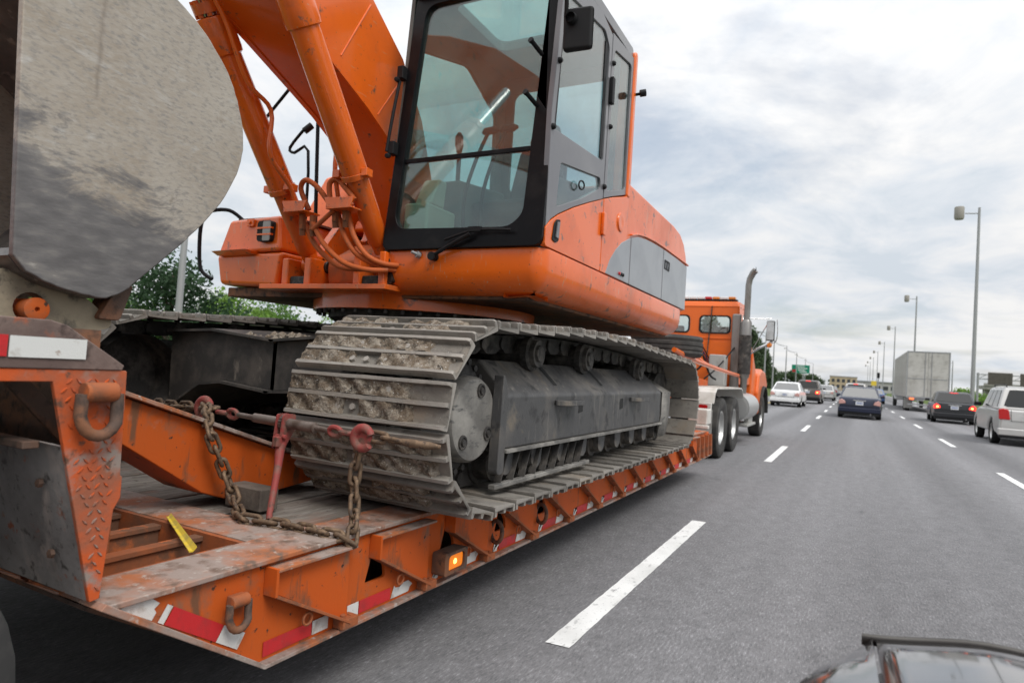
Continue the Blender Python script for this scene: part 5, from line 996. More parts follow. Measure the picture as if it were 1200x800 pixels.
for x0, sg, z in ((-2.46, -1, 1.048), (-1.91, 1, 1.033)):
    m = MB(); c = V((x0 + sg * .035, 2.05, z)); m.torus(c, .019, .0105, (0, 1, 0.2), 18, 8, 1.7, (1, 0, 0)); m.torus(c + V((sg * .065, 0, 0)), .019, .0105, (0, .2, 1), 18, 8, 1.7, (1, 0, 0)); lk = obj('end_link', m, 'binder_red', bd)
    c = V((x0 + sg * (.20 if sg > 0 else .205), 2.035, z + (-.008 if sg > 0 else .012)))
    m = MB(); pts = [c + V((.042 * cos(t) * (1), -.004, .040 * sin(t))) for t in [R(20) + R(300) * k / 16 for k in range(17)]]
    m.rings([(p, .015 + .006 * sin(pi * k / 16)) for k, p in enumerate(pts)], 10); m.lathe(c + V((0, .004, 0)), [(-.012, .001), (-.013, .030), (0, .036), (.013, .030), (.012, .001)], 'y', 20); obj('grab_hook', m, 'binder_red', bd)
blk = tag(obj('timber_block', MB().bb((-2.44, 2.0, .652), (-2.22, 2.10, .748)), 'block_wood', None, bevel=.006), 'dark square timber block on the deck below the orange ramp beam', 'block')
m = MB(); a, b = V((-2.37, 1.685, .668)), V((-1.95, 1.487, .655)); d = (b - a).normalized(); sd = V((1, .2, 0)); sd = (sd - d * sd.dot(d)).normalized(); nn = d.cross(sd)
tmp = MB().add([a - sd * .008, a, a + sd * .008 + nn * .012, b - sd * .012, b, b + sd * .012 + nn * .014, a - sd * .008 - nn * .004, a - nn * .004, a + sd * .008 + nn * .008, b - sd * .012 - nn * .004, b - nn * .004, b + sd * .012 + nn * .010], [(0, 1, 4, 3), (1, 2, 5, 4), (6, 9, 10, 7), (7, 10, 11, 8), (0, 6, 7, 1), (1, 7, 8, 2), (3, 4, 10, 9), (4, 5, 11, 10), (0, 3, 9, 6), (2, 8, 11, 5)])
tag(obj('yellow_angle', tmp, 'yellow', None), 'thin yellow angle strip standing in the open well of the trailer', 'strip')

# ------------------------------------------------------------------ tractor truck
XT = -3.08
trk = thing('tractor_truck', 'orange tractor truck with twin rear axles and chrome stack pulling the lowboy trailer', 'truck', (XT, 14.5, 0))
for y in (11.72, 13.08):
    for s in (1, -1):
        tyre_parts(trk, (XT + s * .98, y, .52), .52, .30, .29, 'alu', s, rubber='rubber_dusty'); tyre_parts(trk, (XT + s * .66, y, .52), .52, .26, .29, 'rust_dark', s)
for s in (1, -1): tyre_parts(trk, (XT + s * .96, 17.55, .52), .52, .28, .29, 'alu', s, rubber='rubber_dusty')
m = MB()
for s in (1, -1): m.bb((XT + s * .40 - .05, 10.7, .80), (XT + s * .40 + .05, 18.6, 1.05))
m.bb((XT - .45, 10.7, .78), (XT + .45, 10.8, 1.06)); obj('chassis', m, 'dark_steel', trk)
for s in (1, -1):
    fp_ = [(10.72, .98), (10.80, 1.14), (10.95, 1.215), (13.55, 1.215), (13.75, 1.17), (13.88, 1.02)]
    m = MB(); m.plate(fp_ + [(y, z - .025) for y, z in reversed(fp_)], XT + s * .62, XT + s * 1.15, 'x'); fd = obj('rear_fender', m, 'fender_white', trk, bevel=.006)
    for y in (11.2, 11.6, 12.0, 12.4, 12.8, 13.2): m = MB(); m.bb((XT + s * .60, y, 1.2155), (XT + s * 1.152, y + .03, 1.225)); obj('fender_rib', m, 'fender_white', fd)
    m = MB(); m.bb((XT + s * .80, 10.70, .22), (XT + s * 1.13, 10.715, .86)); obj('mud_flap', m, 'grey_box', trk)
m = MB(); m.bb((XT - 1.12, 10.62, .84), (XT + 1.12, 10.70, .97)); tb_ = obj('tail_bar', m, 'fender_white', trk, bevel=.01)
for x in (-1.0, -.8, .8, 1.0): m = MB(); m.plate(rrect(XT + x - .07, .88, XT + x + .07, .94, .028), 10.60, 10.62, 'y'); obj('tail_lamp', m, 'red_lens', tb_)
m = MB(); m.cyl((XT + .95, 14.15, .80), (XT + .95, 15.7, .80), .29, n=28); m.cyl((XT + .95, 14.13, .80), (XT + .95, 14.16, .80), .25, n=28); obj('fuel_tank', m, 'alu', trk)
m = MB(); m.bb((XT + .70, 14.6, .38), (XT + 1.16, 15.9, .44)); m.bb((XT + 1.0, 15.2, .42), (XT + 1.10, 15.8, .78)); obj('cab_step', m, 'grey_box', trk, bevel=.02)
# cab
cz = 1.28
m = MB(); cp = [(14.30, cz), (14.30, 2.92), (14.40, 3.02), (15.5, 3.04), (15.75, 2.94), (16.05, 2.14), (16.05, cz)]
m.plate(cp, XT - .98, XT + .98, 'x'); m.v = [(XT + (x - XT) * (1 - .075 * max(0, (z - 2.0))), y, z) for x, y, z in m.v]
# open cab shell: back wall with two windows, sides with windows, roof, front
kb = MB(); wn = [rrect(XT + .10, 2.33, XT + .76, 2.72, .09), rrect(XT - .76, 2.33, XT - .10, 2.72, .09)]
kb.plate([(XT - .98, cz), (XT + .98, cz), (XT + .98, 2.0), (XT + .92, 2.92), (XT - .92, 2.92), (XT - .98, 2.0)], 14.30, 14.34, 'y', wn); cw = obj('cab_back', kb, 'orange_truck', trk, bevel=.008)
for w_ in wn:
    m = MB(); inn = [(XT + .43 * (1 if w_[0][0] > XT else -1) + (x - XT - .43 * (1 if w_[0][0] > XT else -1)) * .90, 2.525 + (z - 2.525) * .86) for x, z in w_]
    m.plate(w_, 14.285, 14.30, 'y', [inn]); obj('window_seal', m, 'rubber', cw); m = MB(); m.plate(w_, 14.315, 14.32, 'y'); obj('window', m, 'truck_glass', cw)
m = MB(); m.plate(rrect(XT + .12, 1.62, XT + .80, 2.17, .03), 14.288, 14.2995, 'y'); m.plate(rrect(XT - .80, 1.62, XT - .12, 2.17, .03), 14.288, 14.2995, 'y'); m.bb((XT - .97, 14.282, 2.22), (XT + .97, 14.2995, 2.245)); obj('back_pressing', m, 'orange_truck', cw, bevel=.005)
for s in (1, -1):
    sw = rpoly([(14.75, 2.15), (14.75, 2.80), (15.55, 2.80), (15.9, 2.15)], .05)
    m = MB(); m.plate(cp, XT + s * .94, XT + s * .98, 'x', [sw]); m.v = [(XT + (x - XT) * (1 - .075 * max(0, (z - 2.0))), y, z) for x, y, z in m.v]; cs_ = obj('cab_side', m, 'orange_truck', trk)
    m = MB(); m.plate(sw, XT + s * .955, XT + s * .96, 'x'); m.v = [(XT + (x - XT) * (1 - .075 * max(0, (z - 2.0))), y, z) for x, y, z in m.v]; obj('window', m, 'truck_glass', cs_)
m = MB(); m.hexa([(XT - .93, 14.28, 2.90), (XT + .93, 14.28, 2.90), (XT + .93, 15.75, 2.92), (XT - .93, 15.75, 2.92), (XT - .88, 14.34, 3.03), (XT + .88, 14.34, 3.03), (XT + .88, 15.65, 3.04), (XT - .88, 15.65, 3.04)]); obj('cab_roof', m, 'orange_truck', trk, bevel=.03, seg=3)
m = MB(); m.add([(XT - .9, 15.98, 2.16), (XT + .9, 15.98, 2.16), (XT + .86, 15.72, 2.90), (XT - .86, 15.72, 2.90)], [(0, 1, 2, 3)]); obj('windshield', m, 'truck_glass', trk)
for s in (.5, -.5): m = MB(); m.bb((XT + s - .24, 14.75, 1.4), (XT + s + .24, 14.92, 2.40)); m.bb((XT + s - .17, 14.76, 2.36), (XT + s + .17, 14.86, 2.52)); obj('cab_seat', m, 'grey_box', trk, bevel=.09, seg=3)
m = MB(); m.plate([(16.0, 1.1), (16.0, 2.10), (17.0, 2.02), (18.3, 1.86), (18.5, 1.7), (18.5, .9), (18.2, .75), (16.3, 1.1)], XT - .62, XT + .62, 'x'); obj('hood', m, 'orange_truck', trk, bevel=.05, seg=3)
for s in (1, -1):
    arc_ = [(17.55 + .66 * cos(R(t)), .56 + .66 * sin(R(t))) for t in range(0, 181, 15)]
    outp = [(16.65, .62), (16.55, 1.10), (16.75, 1.55), (17.2, 1.68), (17.9, 1.62), (18.35, 1.35), (18.45, .56)]
    m = MB(); m.plate(arc_ + outp, XT + s * .60, XT + s * 1.10, 'x'); ff = obj('front_fender', m, 'orange_truck', trk, bevel=.06, seg=3)
    m = MB(); lip = [(17.55 + .70 * cos(R(t)), .56 + .70 * sin(R(t))) for t in range(180, -1, -15)]
    m.plate(arc_ + lip, XT + s * .75, XT + s * 1.165, 'x'); obj('fender_lip', m, 'rubber_dusty', ff, bevel=.02)
    m = MB(); m.plate([(15.95, 1.0), (16.0, 2.05), (16.7, 1.55), (16.6, .85)], XT + s * .58, XT + s * 1.02, 'x'); obj('cowl', m, 'orange_truck', trk, bevel=.04, seg=3)
# stack
x = XT + 1.10
stk = obj('exhaust_stack', MB().rings([((x, 14.12, 2.60), .075), ((x, 14.12, 2.66), .062), ((x, 14.12, 3.34), .062), ((x + .02, 14.12, 3.48), .064), ((x + .08, 14.10, 3.60), .066), ((x + .13, 14.08, 3.65), .068)], 20), 'stack_steel', trk)
m = MB(); m.rings([((x, 14.12, 1.10), .06), ((x, 14.12, 1.40), .07), ((x, 14.12, 1.45), .105), ((x, 14.12, 2.56), .105), ((x, 14.12, 2.62), .08)], 24); obj('muffler', m, 'stack_steel', stk)
m = MB(); m.plate(circ(x, 14.12, .135, 14, 200, 340) + list(reversed(circ(x, 14.12, .125, 14, 200, 340))), 1.5, 2.3, 'z'); obj('heat_shield', m, 'dark_steel', stk)
m = MB(); m.lathe((x + .135, 14.078, 3.655), [(0, .062), (.004, .001)], 'x', 16); obj('stack_mouth', m, 'dark_interior', stk)
m = MB(); m.bb((XT + .80, 14.18, 1.0), (XT + .98, 14.28, 2.75)); obj('air_intake', m, 'stack_steel', trk, bevel=.03)
# light bar
lb = obj('light_bar', MB().bb((XT - .85, 14.38, 3.05), (XT + .85, 14.55, 3.075)), 'plastic_black', trk)
for k, c_ in enumerate(('amber_dull', 'amber_dull', 'red_lens', 'clear_lens', 'clear_lens', 'clear_lens', 'red_lens', 'amber_dull', 'clear_lens', 'amber_dull')):
    m = MB(); x_ = XT - .82 + .164 * k; m.bb((x_ + .01, 14.37, 3.077), (x_ + .154, 14.56, 3.135)); obj('beacon', m, c_, lb, bevel=.015)
m = MB(); m.cyl((XT - .35, 14.6, 3.05), (XT - .35, 14.6, 3.55), .010); obj('antenna', m, 'plastic_black', trk)
# mirror
mm_ = obj('side_mirror', MB().hexa([(XT + 1.32, 15.62, 2.30), (XT + 1.50, 15.58, 2.30), (XT + 1.50, 15.66, 2.30), (XT + 1.32, 15.72, 2.30), (XT + 1.32, 15.62, 2.75), (XT + 1.50, 15.58, 2.75), (XT + 1.50, 15.66, 2.75), (XT + 1.32, 15.72, 2.75)]), 'plastic_black', trk, bevel=.02)
m = MB(); m.add([(XT + 1.335, 15.560, 2.32), (XT + 1.485, 15.577, 2.32), (XT + 1.485, 15.577, 2.73), (XT + 1.335, 15.560, 2.73)], [(0, 1, 2, 3)]); obj('mirror_glass', m, 'chrome', mm_)
m = MB(); m.tube([(XT + .95, 15.5, 2.78), (XT + 1.42, 15.66, 2.80)], .012, 6, 1); m.tube([(XT + .95, 15.6, 1.95), (XT + 1.15, 15.6, 2.10), (XT + 1.40, 15.66, 2.25), (XT + 1.45, 15.66, 2.32)], .03, 8, 3); m.tube([(XT + 1.0, 15.6, 2.0), (XT + 1.36, 15.64, 2.72)], .010, 6, 1); m.tube([(XT + 1.54, 15.62, 2.78), (XT + 1.56, 15.62, 2.5), (XT + 1.53, 15.62, 2.28), (XT + 1.42, 15.64, 2.24)], .010, 6, 3); obj('mirror_arm', m, 'chrome', mm_)
m = MB(); m.lathe((XT + 1.40, 15.60, 2.20), [(-.05, .001), (-.05, .04), (.02, .06), (.05, .03), (.05, .001)], 'y', 14); obj('turn_signal', m, 'amber_dull', mm_)
for y, z in ((15.2, 1.62), (16.9, 1.62)): m = MB(); m.lathe((XT + (1.02 if y < 16 else .85), y, z + (0 if y < 16 else .12)), [(-.06, .001), (-.06, .06), (.04, .06), (.05, .001)], 'y', 14); obj('turn_signal', m, 'amber_dull', trk)
# behind the cab: boxes, coiled lines
m = MB(); m.bb((-2.62, 13.70, 1.22), (-2.30, 14.05, 1.86)); obj('battery_box', m, 'grey_box', trk, bevel=.02)
for k, c_ in enumerate(('hose_red', 'hose_blue', 'rubber')):
    m = MB(); m.tube([(-2.98 + .05 * k + .10 * sin(t * .9), 12.6 + .01 * t, 1.62 + .09 * cos(t * .9) + .012 * t) for t in range(0, 26)], .014, 6, 2); m.tube([(-2.9 + .05 * k, 12.9, 1.95), (-2.85 + .05 * k, 13.4, 2.05), (-2.75 + .04 * k, 13.9, 1.8), (-2.7 + .04 * k, 14.3, 1.6)], .014, 6, 4); obj('air_line', m, c_, trk)
m = MB(); m.torus((-2.75, 12.7, 1.68), .20, .02, (.3, 1, 0), 20, 8, 1, (1, 0, 0), pi); m.tube([(-2.6, 13.2, 1.35), (-2.4, 13.5, 1.6), (-2.2, 14.2, 2.05)], .015, 6, 4); m.tube([(-2.6, 12.9, 1.85), (-2.5, 13.2, 1.45), (-2.45, 13.6, 1.35)], .02, 6, 4); obj('air_line', m, 'rubber', trk)
m = MB(); m.cyl((-2.72, 14.27, 2.92), (-2.78, 14.25, 1.7), .012); obj('grab_bar', m, 'dark_steel', trk)

# ------------------------------------------------------------------ cars
def car(name, label, x, y, rz, L_, Wd, H_, paint_, style, lights, group=None, cat='car', detail=True, plate_=True):
    """style: sedan / hatch / suv; built nose towards +y, tail at y=0"""
    root = thing(name, label, cat, (0, 0, 0), group)
    h = Wd / 2; gc = .17 if style != 'suv' else .22; wr = .31 if style != 'suv' else .36
    yr, yf = L_ * .20, L_ * .80
    belt = {'sedan': .92, 'hatch': .95, 'suv': 1.05}[style] * (H_ / {'sedan': 1.46, 'hatch': 1.48, 'suv': 1.72}[style])
    def archp(cy): return [(cy + (wr + .05) * cos(R(t)), wr + (wr + .05) * sin(R(t))) for t in range(0, 181, 20)]
    low = [(L_ - .08, gc + .05)] + [p for p in archp(yf) if p[1] > gc] + [p for p in archp(yr) if p[1] > gc] + [(.10, gc + .06)]
    if style == 'sedan': up = [(.02, .38), (0, .55), (.03, belt - .10), (.10, belt + .03), (.30, belt + .05), (L_ * .17, belt + .06), (L_ * .70, belt), (L_ * .80, belt - .05), (L_ - .25, .70), (L_ - .03, .58), (L_, .42)]
    else: up = [(.0, .38), (-.02, .55), (.04, belt), (L_ * .70, belt), (L_ * .80, belt - .05), (L_ - .22, .80), (L_ - .03, .64), (L_, .42)]
    m = MB(); m.plate(low + up, -h, h, 'x')
    # slices across so that the body can taper
    def tap(x_, y_, z_):
        t = abs(y_ - L_ / 2) / (L_ / 2); k = 1 - .10 * t ** 4 - .05 * max(0, (z_ - .6) / .5) - .03 * max(0, (.45 - z_) / .3)
        return (x_ * k, y_, z_)
    m.v = [tap(*v) for v in m.v]; body = obj('body', m, paint_, root, bevel=.07, seg=4)
    # greenhouse
    if style == 'sedan': gb = (L_ * .15, L_ * .73); gt = (L_ * .29, L_ * .57)
    elif style == 'hatch': gb = (.10, L_ * .72); gt = (L_ * .16, L_ * .56)
    else: gb = (.06, L_ * .72); gt = (L_ * .075, L_ * .58)
    hb, ht = h * .93, h * .74; z0, z1 = belt - .02, H_ - .05
    P = lambda t, s, top: None
    def q(y_, z_, s):   # point on the side surface
        f = (z_ - z0) / (z1 - z0); return (s * (hb + (ht - hb) * f), y_, z_)
    gl = MB(); gl.hexa([(-hb, gb[0], z0), (hb, gb[0], z0), (hb * .94, gb[1], z0), (-hb * .94, gb[1], z0), (-ht, gt[0], z1), (ht, gt[0], z1), (ht * .96, gt[1], z1), (-ht * .96, gt[1], z1)])
    cabn = obj('cabin', gl, paint_, root, bevel=.05, seg=3)
    m = MB(); m.hexa([(-ht * .99, gt[0] + .01, z1 - .01), (ht * .99, gt[0] + .01, z1 - .01), (ht * .95, gt[1], z1 - .01), (-ht * .95, gt[1], z1 - .01), (-ht * .78, gt[0] + .14, H_), (ht * .78, gt[0] + .14, H_), (ht * .78, gt[1] - .14, H_), (-ht * .78, gt[1] - .14, H_)]); obj('roof', m, paint_, root, bevel=.04, seg=3)
    gmat = 'car_glass' if (style == 'sedan') else 'car_glass_dark'
    def gpt(s, f, end):
        y_ = (gb[0] + (gt[0] - gb[0]) * f) if end == 0 else (gb[1] + (gt[1] - gb[1]) * f); w_ = hb + (ht - hb) * f
        return V((s * w_, y_, z0 + (z1 - z0) * f))
    n_ = (gpt(1, 0, 0) - gpt(-1, 0, 0)).cross(gpt(1, 1, 0) - gpt(1, 0, 0)).normalized() * .012
    ins = .10 if style == 'suv' else .07
    def win(pts, nm, off):
        m = MB(); k_ = len(pts); m.add([p + off for p in pts] + [p - off * .5 for p in pts], [tuple(range(k_)), tuple(range(2 * k_ - 1, k_ - 1, -1))] + [(i, (i + 1) % k_, k_ + (i + 1) % k_, k_ + i) for i in range(k_)]); return obj(nm, m, gmat, cabn)
    def rearpt(u, f): a = gpt(-1, f, 0); b = gpt(1, f, 0); return a.lerp(b, u)
    lo_, hi_ = (.10, .90) if style != 'suv' else (.14, .88)
    win([rearpt(ins * .7, lo_ + .06), rearpt(.12, lo_), rearpt(.88, lo_), rearpt(1 - ins * .7, lo_ + .06), rearpt(1 - ins, hi_), rearpt(.80, hi_ + .03), rearpt(.2, hi_ + .03), rearpt(ins, hi_)], 'rear_window', n_)
    a, b = gpt(-1, 0, 1), gpt(1, 0, 1)
    for s in (1, -1):
        def sp2(t, f): y_ = gpt(s, f, 0).y + (gpt(s, f, 1).y - gpt(s, f, 0).y) * t; w_ = (hb + (ht - hb) * f) * (1 - .05 * t); return V((s * w_, y_, z0 + (z1 - z0) * f))
        for t0, t1 in ((.07, .34), (.37, .62), (.65, .93)):
            win([sp2(t0, .12), sp2(t1, .12), sp2(t1 if t1 < .9 else .90, .88), sp2(t0 + (.03 if t0 < .1 else 0), .88)], 'side_window', V((s * .010, 0, .004)))
    n2 = V((0, .9, .5)) * .012
    win([gpt(-1, .08, 1) * 1 + V((.08, 0, 0)), gpt(1, .08, 1) - V((.08, 0, 0)), gpt(1, .93, 1) - V((.06, 0, 0)), gpt(-1, .93, 1) + V((.06, 0, 0))], 'windshield', n2)
    # wheels
    for s in (1, -1):
        for yy_ in (yr, yf): tyre_parts(root, (s * (h * .97 - .11), yy_, wr), wr, .21, wr * .66, 'alu', s)
    # tail
    yk = lambda z_: -.012
    rear = .012 if style == 'sedan' else .012
    lit = {'off': 'red_lens', 'brake': 'red_lit', 'clear': 'pink_lens', 'white': 'pink_lens'}[lights]
    for s in (1, -1):
        if style == 'suv': pr = [(s * h * .62, belt - .30), (s * h * .90, belt - .30), (s * h * .92, belt - .02), (s * h * .80, belt + .02), (s * h * .66, belt - .02)] if lights == 'off' else [(s * h * .58, belt - .32), (s * h * .90, belt - .32), (s * h * .91, belt - .10), (s * h * .60, belt - .12)]
        else: pr = [(s * h * .60, belt - .26), (s * h * .90, belt - .30), (s * h * .91, belt - .14), (s * h * .80, belt - .06), (s * h * .64, belt - .14)]
        m = MB(); m.plate(pr, -.028, .12, 'y'); lm = obj('tail_lamp', m, lit, root, bevel=.02)
        if lights == 'brake': m = MB(); m.plate([(x_ * .86, z_) for x_, z_ in pr], -.034, -.029, 'y'); m.v = [(s * h * .74 + (x_ - s * h * .66) * .4, y_, belt - .21 + (z_ - belt + .21) * .4) for x_, y_, z_ in m.v]; obj('bulb', m, 'amber_hot', lm)
    zc_ = H_ - .10 if style != 'sedan' else belt + .10
    if lights in ('brake',) or style == 'suv':
        m = MB(); m.box((0, gt[0] - .01 if style != 'sedan' else L_ * .19, H_ - .075 if style != 'sedan' else belt + .13), (.34, .05, .035)); obj('brake_lamp', m, 'red_lit' if lights == 'brake' else 'red_lens', root)
    m = MB(); m.bb((-h * .60, -.026, belt - .335), (h * .60, -.012, belt - .325)); m.bb((-h * .605, -.024, belt - .33), (-h * .595, -.010, belt - .02)); m.bb((h * .595, -.024, belt - .33), (h * .605, -.010, belt - .02)); obj('lid_seam', m, 'plastic_black', root)
    bump_m = 'plastic_black' if style == 'suv' and paint_ != 'p_silver' else paint_
    m = MB(); m.plate([(-h * .93, .30), (h * .93, .30), (h * .93, .50), (-h * .93, .50)], -.05, .10, 'y'); obj('rear_bumper', m, bump_m, root, bevel=.035, seg=3)
    m = MB(); m.plate([(-h * .85, gc), (h * .85, gc), (h * .90, .315), (-h * .90, .315)], -.03, .3, 'y'); obj('valance', m, 'plastic_black', root)
    if plate_:
        zp = belt - .22
        m = MB(); m.bb((-.155, -.040, zp - .08), (.155, -.030, zp + .08)); pl = obj('number_plate', m, 'plate', root); m = MB()
        for k in range(6): m.bb((-.115 + .04 * k, -.0425, zp - .03), (-.09 + .04 * k, -.0405, zp + .035))
        obj('plate_characters', m, 'print_blue', pl)
        m = MB(); m.bb((-.26, -.045, zp + .10), (.26, -.030, zp + .135)); obj('plate_trim', m, 'chrome' if paint_ != 'p_white' else paint_, root, bevel=.006)
    for s in (1, -1): m = MB(); m.hexa([(s * hb, gb[1] - .38, belt + .02), (s * (hb + .20), gb[1] - .36, belt + .02), (s * (hb + .20), gb[1] - .24, belt + .02), (s * hb, gb[1] - .24, belt + .02), (s * hb, gb[1] - .38, belt + .14), (s * (hb + .19), gb[1] - .36, belt + .15), (s * (hb + .19), gb[1] - .26, belt + .15), (s * hb, gb[1] - .26, belt + .14)]); obj('mirror', m, 'plastic_black' if style == 'suv' else paint_, root, bevel=.02)
    m = MB(); m.cyl((h * .5, -.03, .24), (h * .5, .3, .24), .035); obj('tailpipe', m, 'chrome', root)
    if style == 'suv':
        for s in (1, -1): m = MB(); m.tube([(s * ht * .86, gt[0] + .25, H_ - .01), (s * ht * .87, gt[0] + .32, H_ + .04), (s * ht * .87, gt[1] - .3, H_ + .04), (s * ht * .86, gt[1] - .22, H_ - .01)], .018, 6, 2); obj('roof_rail', m, 'plastic_black', root)
    else:
        m = MB(); m.lathe((0, gt[0] + .35, H_), [(0, .02), (.03, .012), (.05, .001)], 'z', 8); obj('antenna', m, 'plastic_black', root)
    root.location = (x, y, 0); root.rotation_euler = (0, 0, R(rz)); W[root.name] = V((x, y, 0))
    return root
blue = car('car', 'dark navy blue sedan in the middle lane ahead, chrome strip over its plate', .34, 33.2, -1.0, 4.75, 1.83, 1.47, 'p_navy', 'sedan', 'clear', 'cars in the lanes ahead')
car('car', 'white sedan in the left lane just ahead of the orange truck', -3.55, 42.3, -1.5, 4.4, 1.80, 1.50, 'p_white', 'sedan', 'white', 'cars in the lanes ahead')
car('car', 'bronze grey SUV with a lit lamp ahead of the white sedan', -2.95, 54.0, -1.5, 4.7, 1.85, 1.78, 'p_bronze', 'suv', 'brake', 'cars in the lanes ahead')
car('car', 'silver sedan directly ahead of the bronze grey SUV', -2.35, 70.0, -1.5, 4.5, 1.80, 1.55, 'p_silver', 'sedan', 'clear', 'cars in the lanes ahead')
car('car', 'dark red sedan following the line ahead of the silver sedan', -2.75, 88.0, -1.5, 4.5, 1.80, 1.50, 'p_red', 'sedan', 'off', 'cars in the lanes ahead')
car('car', 'small grey sedan farthest ahead in the left lane', -2.7, 108.0, -1.5, 4.5, 1.80, 1.50, 'p_grey', 'sedan', 'off', 'cars in the lanes ahead')
car('car', 'light silver SUV with red brake lamp hidden mostly behind the navy sedan', .28, 60.0, -1.0, 4.6, 1.85, 1.80, 'p_silver', 'suv', 'brake', 'cars in the lanes ahead')
car('car', 'blue grey sedan between the navy sedan and the box trailer', 2.1, 74.0, -1, 4.5, 1.8, 1.48, 'p_blue', 'sedan', 'off', 'cars in the lanes ahead')
car('car', 'black crossover with glowing brake lamps in the right lane', 4.32, 36.8, -2.0, 4.5, 1.82, 1.52, 'p_black', 'hatch', 'brake', 'cars in the lanes ahead')
car('car', 'silver SUV cut off by the right edge of the picture', 4.63, 23.2, -0.6, 4.6, 1.85, 1.72, 'p_silver', 'suv', 'off', 'cars in the lanes ahead')

# ------------------------------------------------------------------ box trailer in the right lane
bt = thing('box_trailer', 'dirty pale grey box trailer in the right lane with lit red lamps', 'trailer', (4.8, 55, 0))
m = MB(); m.bb((3.48, 55.06, 1.0), (6.12, 70.5, 4.34)); bx_ = obj('box', m, 'box_alu', bt, bevel=.03)
for s in (0, 1):
    x0 = 3.55 + 1.26 * s; m = MB(); m.bb((x0, 55.02, 1.08), (x0 + 1.235, 55.06, 4.26)); dr_ = obj('rear_door', m, 'box_alu', bt, bevel=.01)
    xb = 4.62 if s == 0 else 5.02; m = MB(); m.cyl((xb, 55.0, 1.1), (xb, 55.0, 4.24), .02, n=8); obj('lock_rod', m, 'galv', dr_)
    m = MB(); m.bb((x0 + .05, 55.005, 2.35), (x0 + 1.19, 55.019, 2.40)); obj('door_band', m, 'galv', dr_)
for a, b in (((3.48, 55.0, .98), (3.55, 55.06, 4.34)), ((6.05, 55.0, .98), (6.12, 55.06, 4.34)), ((3.551, 55.0, 4.27), (6.049, 55.06, 4.34)), ((3.551, 55.0, .98), (6.049, 55.06, 1.08))): m = MB(); m.bb(a, b); obj('door_frame', m, 'galv', bt)
for k in range(24): m = MB(); m.bb((3.468, 55.4 + .63 * k, 1.05), (3.4795, 55.44 + .63 * k, 4.28)); obj('side_post', m, 'box_alu', bx_)
for x in (3.85, 5.75): m = MB(); m.bb((x - .14, 54.97, .84), (x + .14, 54.999, .96)); obj('tail_lamp', m, 'red_hot' if x < 4 else 'red_lit', bt, bevel=.02)
m = MB(); m.bb((3.6, 55.05, .45), (6.0, 55.15, .55)); m.bb((4.2, 55.06, .5), (4.28, 55.14, 1.0)); m.bb((5.3, 55.06, .5), (5.38, 55.14, 1.0)); m.bb((3.6, 55.1, .85), (6.0, 70, .99)); obj('under_frame', m, 'galv', bt)
for y in (56.6, 57.9):
    for s in (1, -1): tyre_parts(bt, (4.8 + s * 1.12, y, .52), .52, .30, .29, 'alu', s, rubber='rubber_dusty')
for s in (1, -1): m = MB(); m.bb((4.8 + s * 1.1 - .28, 55.9, .2), (4.8 + s * 1.1 + .28, 55.92, .95)); obj('mud_flap', m, 'grey_box', bt)
m = MB(); m.bb((3.6, 71.2, .6), (6.0, 73.5, 3.6)); obj('tractor_cab', m, 'p_white', bt, bevel=.15, seg=3)
for s in (1, -1): tyre_parts(bt, (4.8 + s * 1.08, 72.6, .52), .52, .30, .29, 'alu', s, rubber='rubber_dusty')

# ------------------------------------------------------------------ lamps, signs, far things
def box_lamp(x, y, h, label, group):
    r = thing('street_lamp', label, 'street lamp', (x, y, 0), group)
    m = MB(); m.rings([((x, y, -.1), .17), ((x, y, h * .5), .135), ((x, y, h), .095)], 12); obj('pole', m, 'galv', r)
    m = MB(); m.cyl((x, y, h - .5), (x - 1.0, y, h - .45), .05, n=8); obj('arm', m, 'galv', r)
    m = MB(); m.lathe((x - 1.42, y, h - .95), [(0, .001), (0, .32), (.12, .37), (1.02, .37), (1.08, .33), (1.08, .001)], 'z', 20); obj('lamp_head', m, 'lamp_head', r)
ords = ['nearest', 'second nearest', 'third', 'fourth', 'fifth', 'sixth', 'seventh', 'eighth']
for k in range(8): box_lamp(9.0, 66.5 + 60 * k, 17.4, '%s tall lamp pole with a drum head along the right verge' % ords[k], 'drum lamps along the right verge')
box_lamp(21, 185, 9.5, 'distant drum lamp pole seen just right of the box trailer', 'far drum lamps')
def cobra(x, y, h, label):
    r = thing('street_lamp', label, 'street lamp', (x, y, 0), 'curved lamps along the left verge')
    m = MB(); m.rings([((x, y, -.1), .12), ((x, y, h * .6), .09), ((x, y, h - .8), .07)] + [((x - 1.9 * sin(R(t)), y, h - .8 + .8 * (1 - cos(R(t)))), .055) for t in range(20, 91, 14)], 10); obj('pole', m, 'galv', r)
    m = MB(); m.hexa([(x - 2.5, y - .12, h - .08), (x - 1.85, y - .12, h - .05), (x - 1.85, y + .12, h - .05), (x - 2.5, y + .12, h - .08), (x - 2.45, y - .08, h + .05), (x - 1.85, y - .08, h + .08), (x - 1.85, y + .08, h + .08), (x - 2.45, y + .08, h + .05)]); obj('lamp_head', m, 'lamp_head', r, bevel=.03)
for k, (x, y, h) in enumerate(((-10, 89, 8.6), (-10, 99, 8.6), (-10, 119, 8.6), (-10, 142, 8.6), (-10, 170, 8.6), (-10, 205, 8.6))): cobra(x, y, h, '%s curved lamp pole on the left verge beyond the truck' % ords[k])
up_ = thing('utility_pole', 'slim pale grey pole among the green bushes seen under the excavator', 'pole', (-14.2, 9.9, 0))
m = MB(); m.rings([((-14.2, 9.9, .05), .085), ((-14.2, 9.9, 5.2), .07)], 12); obj('shaft', m, 'galv', up_)
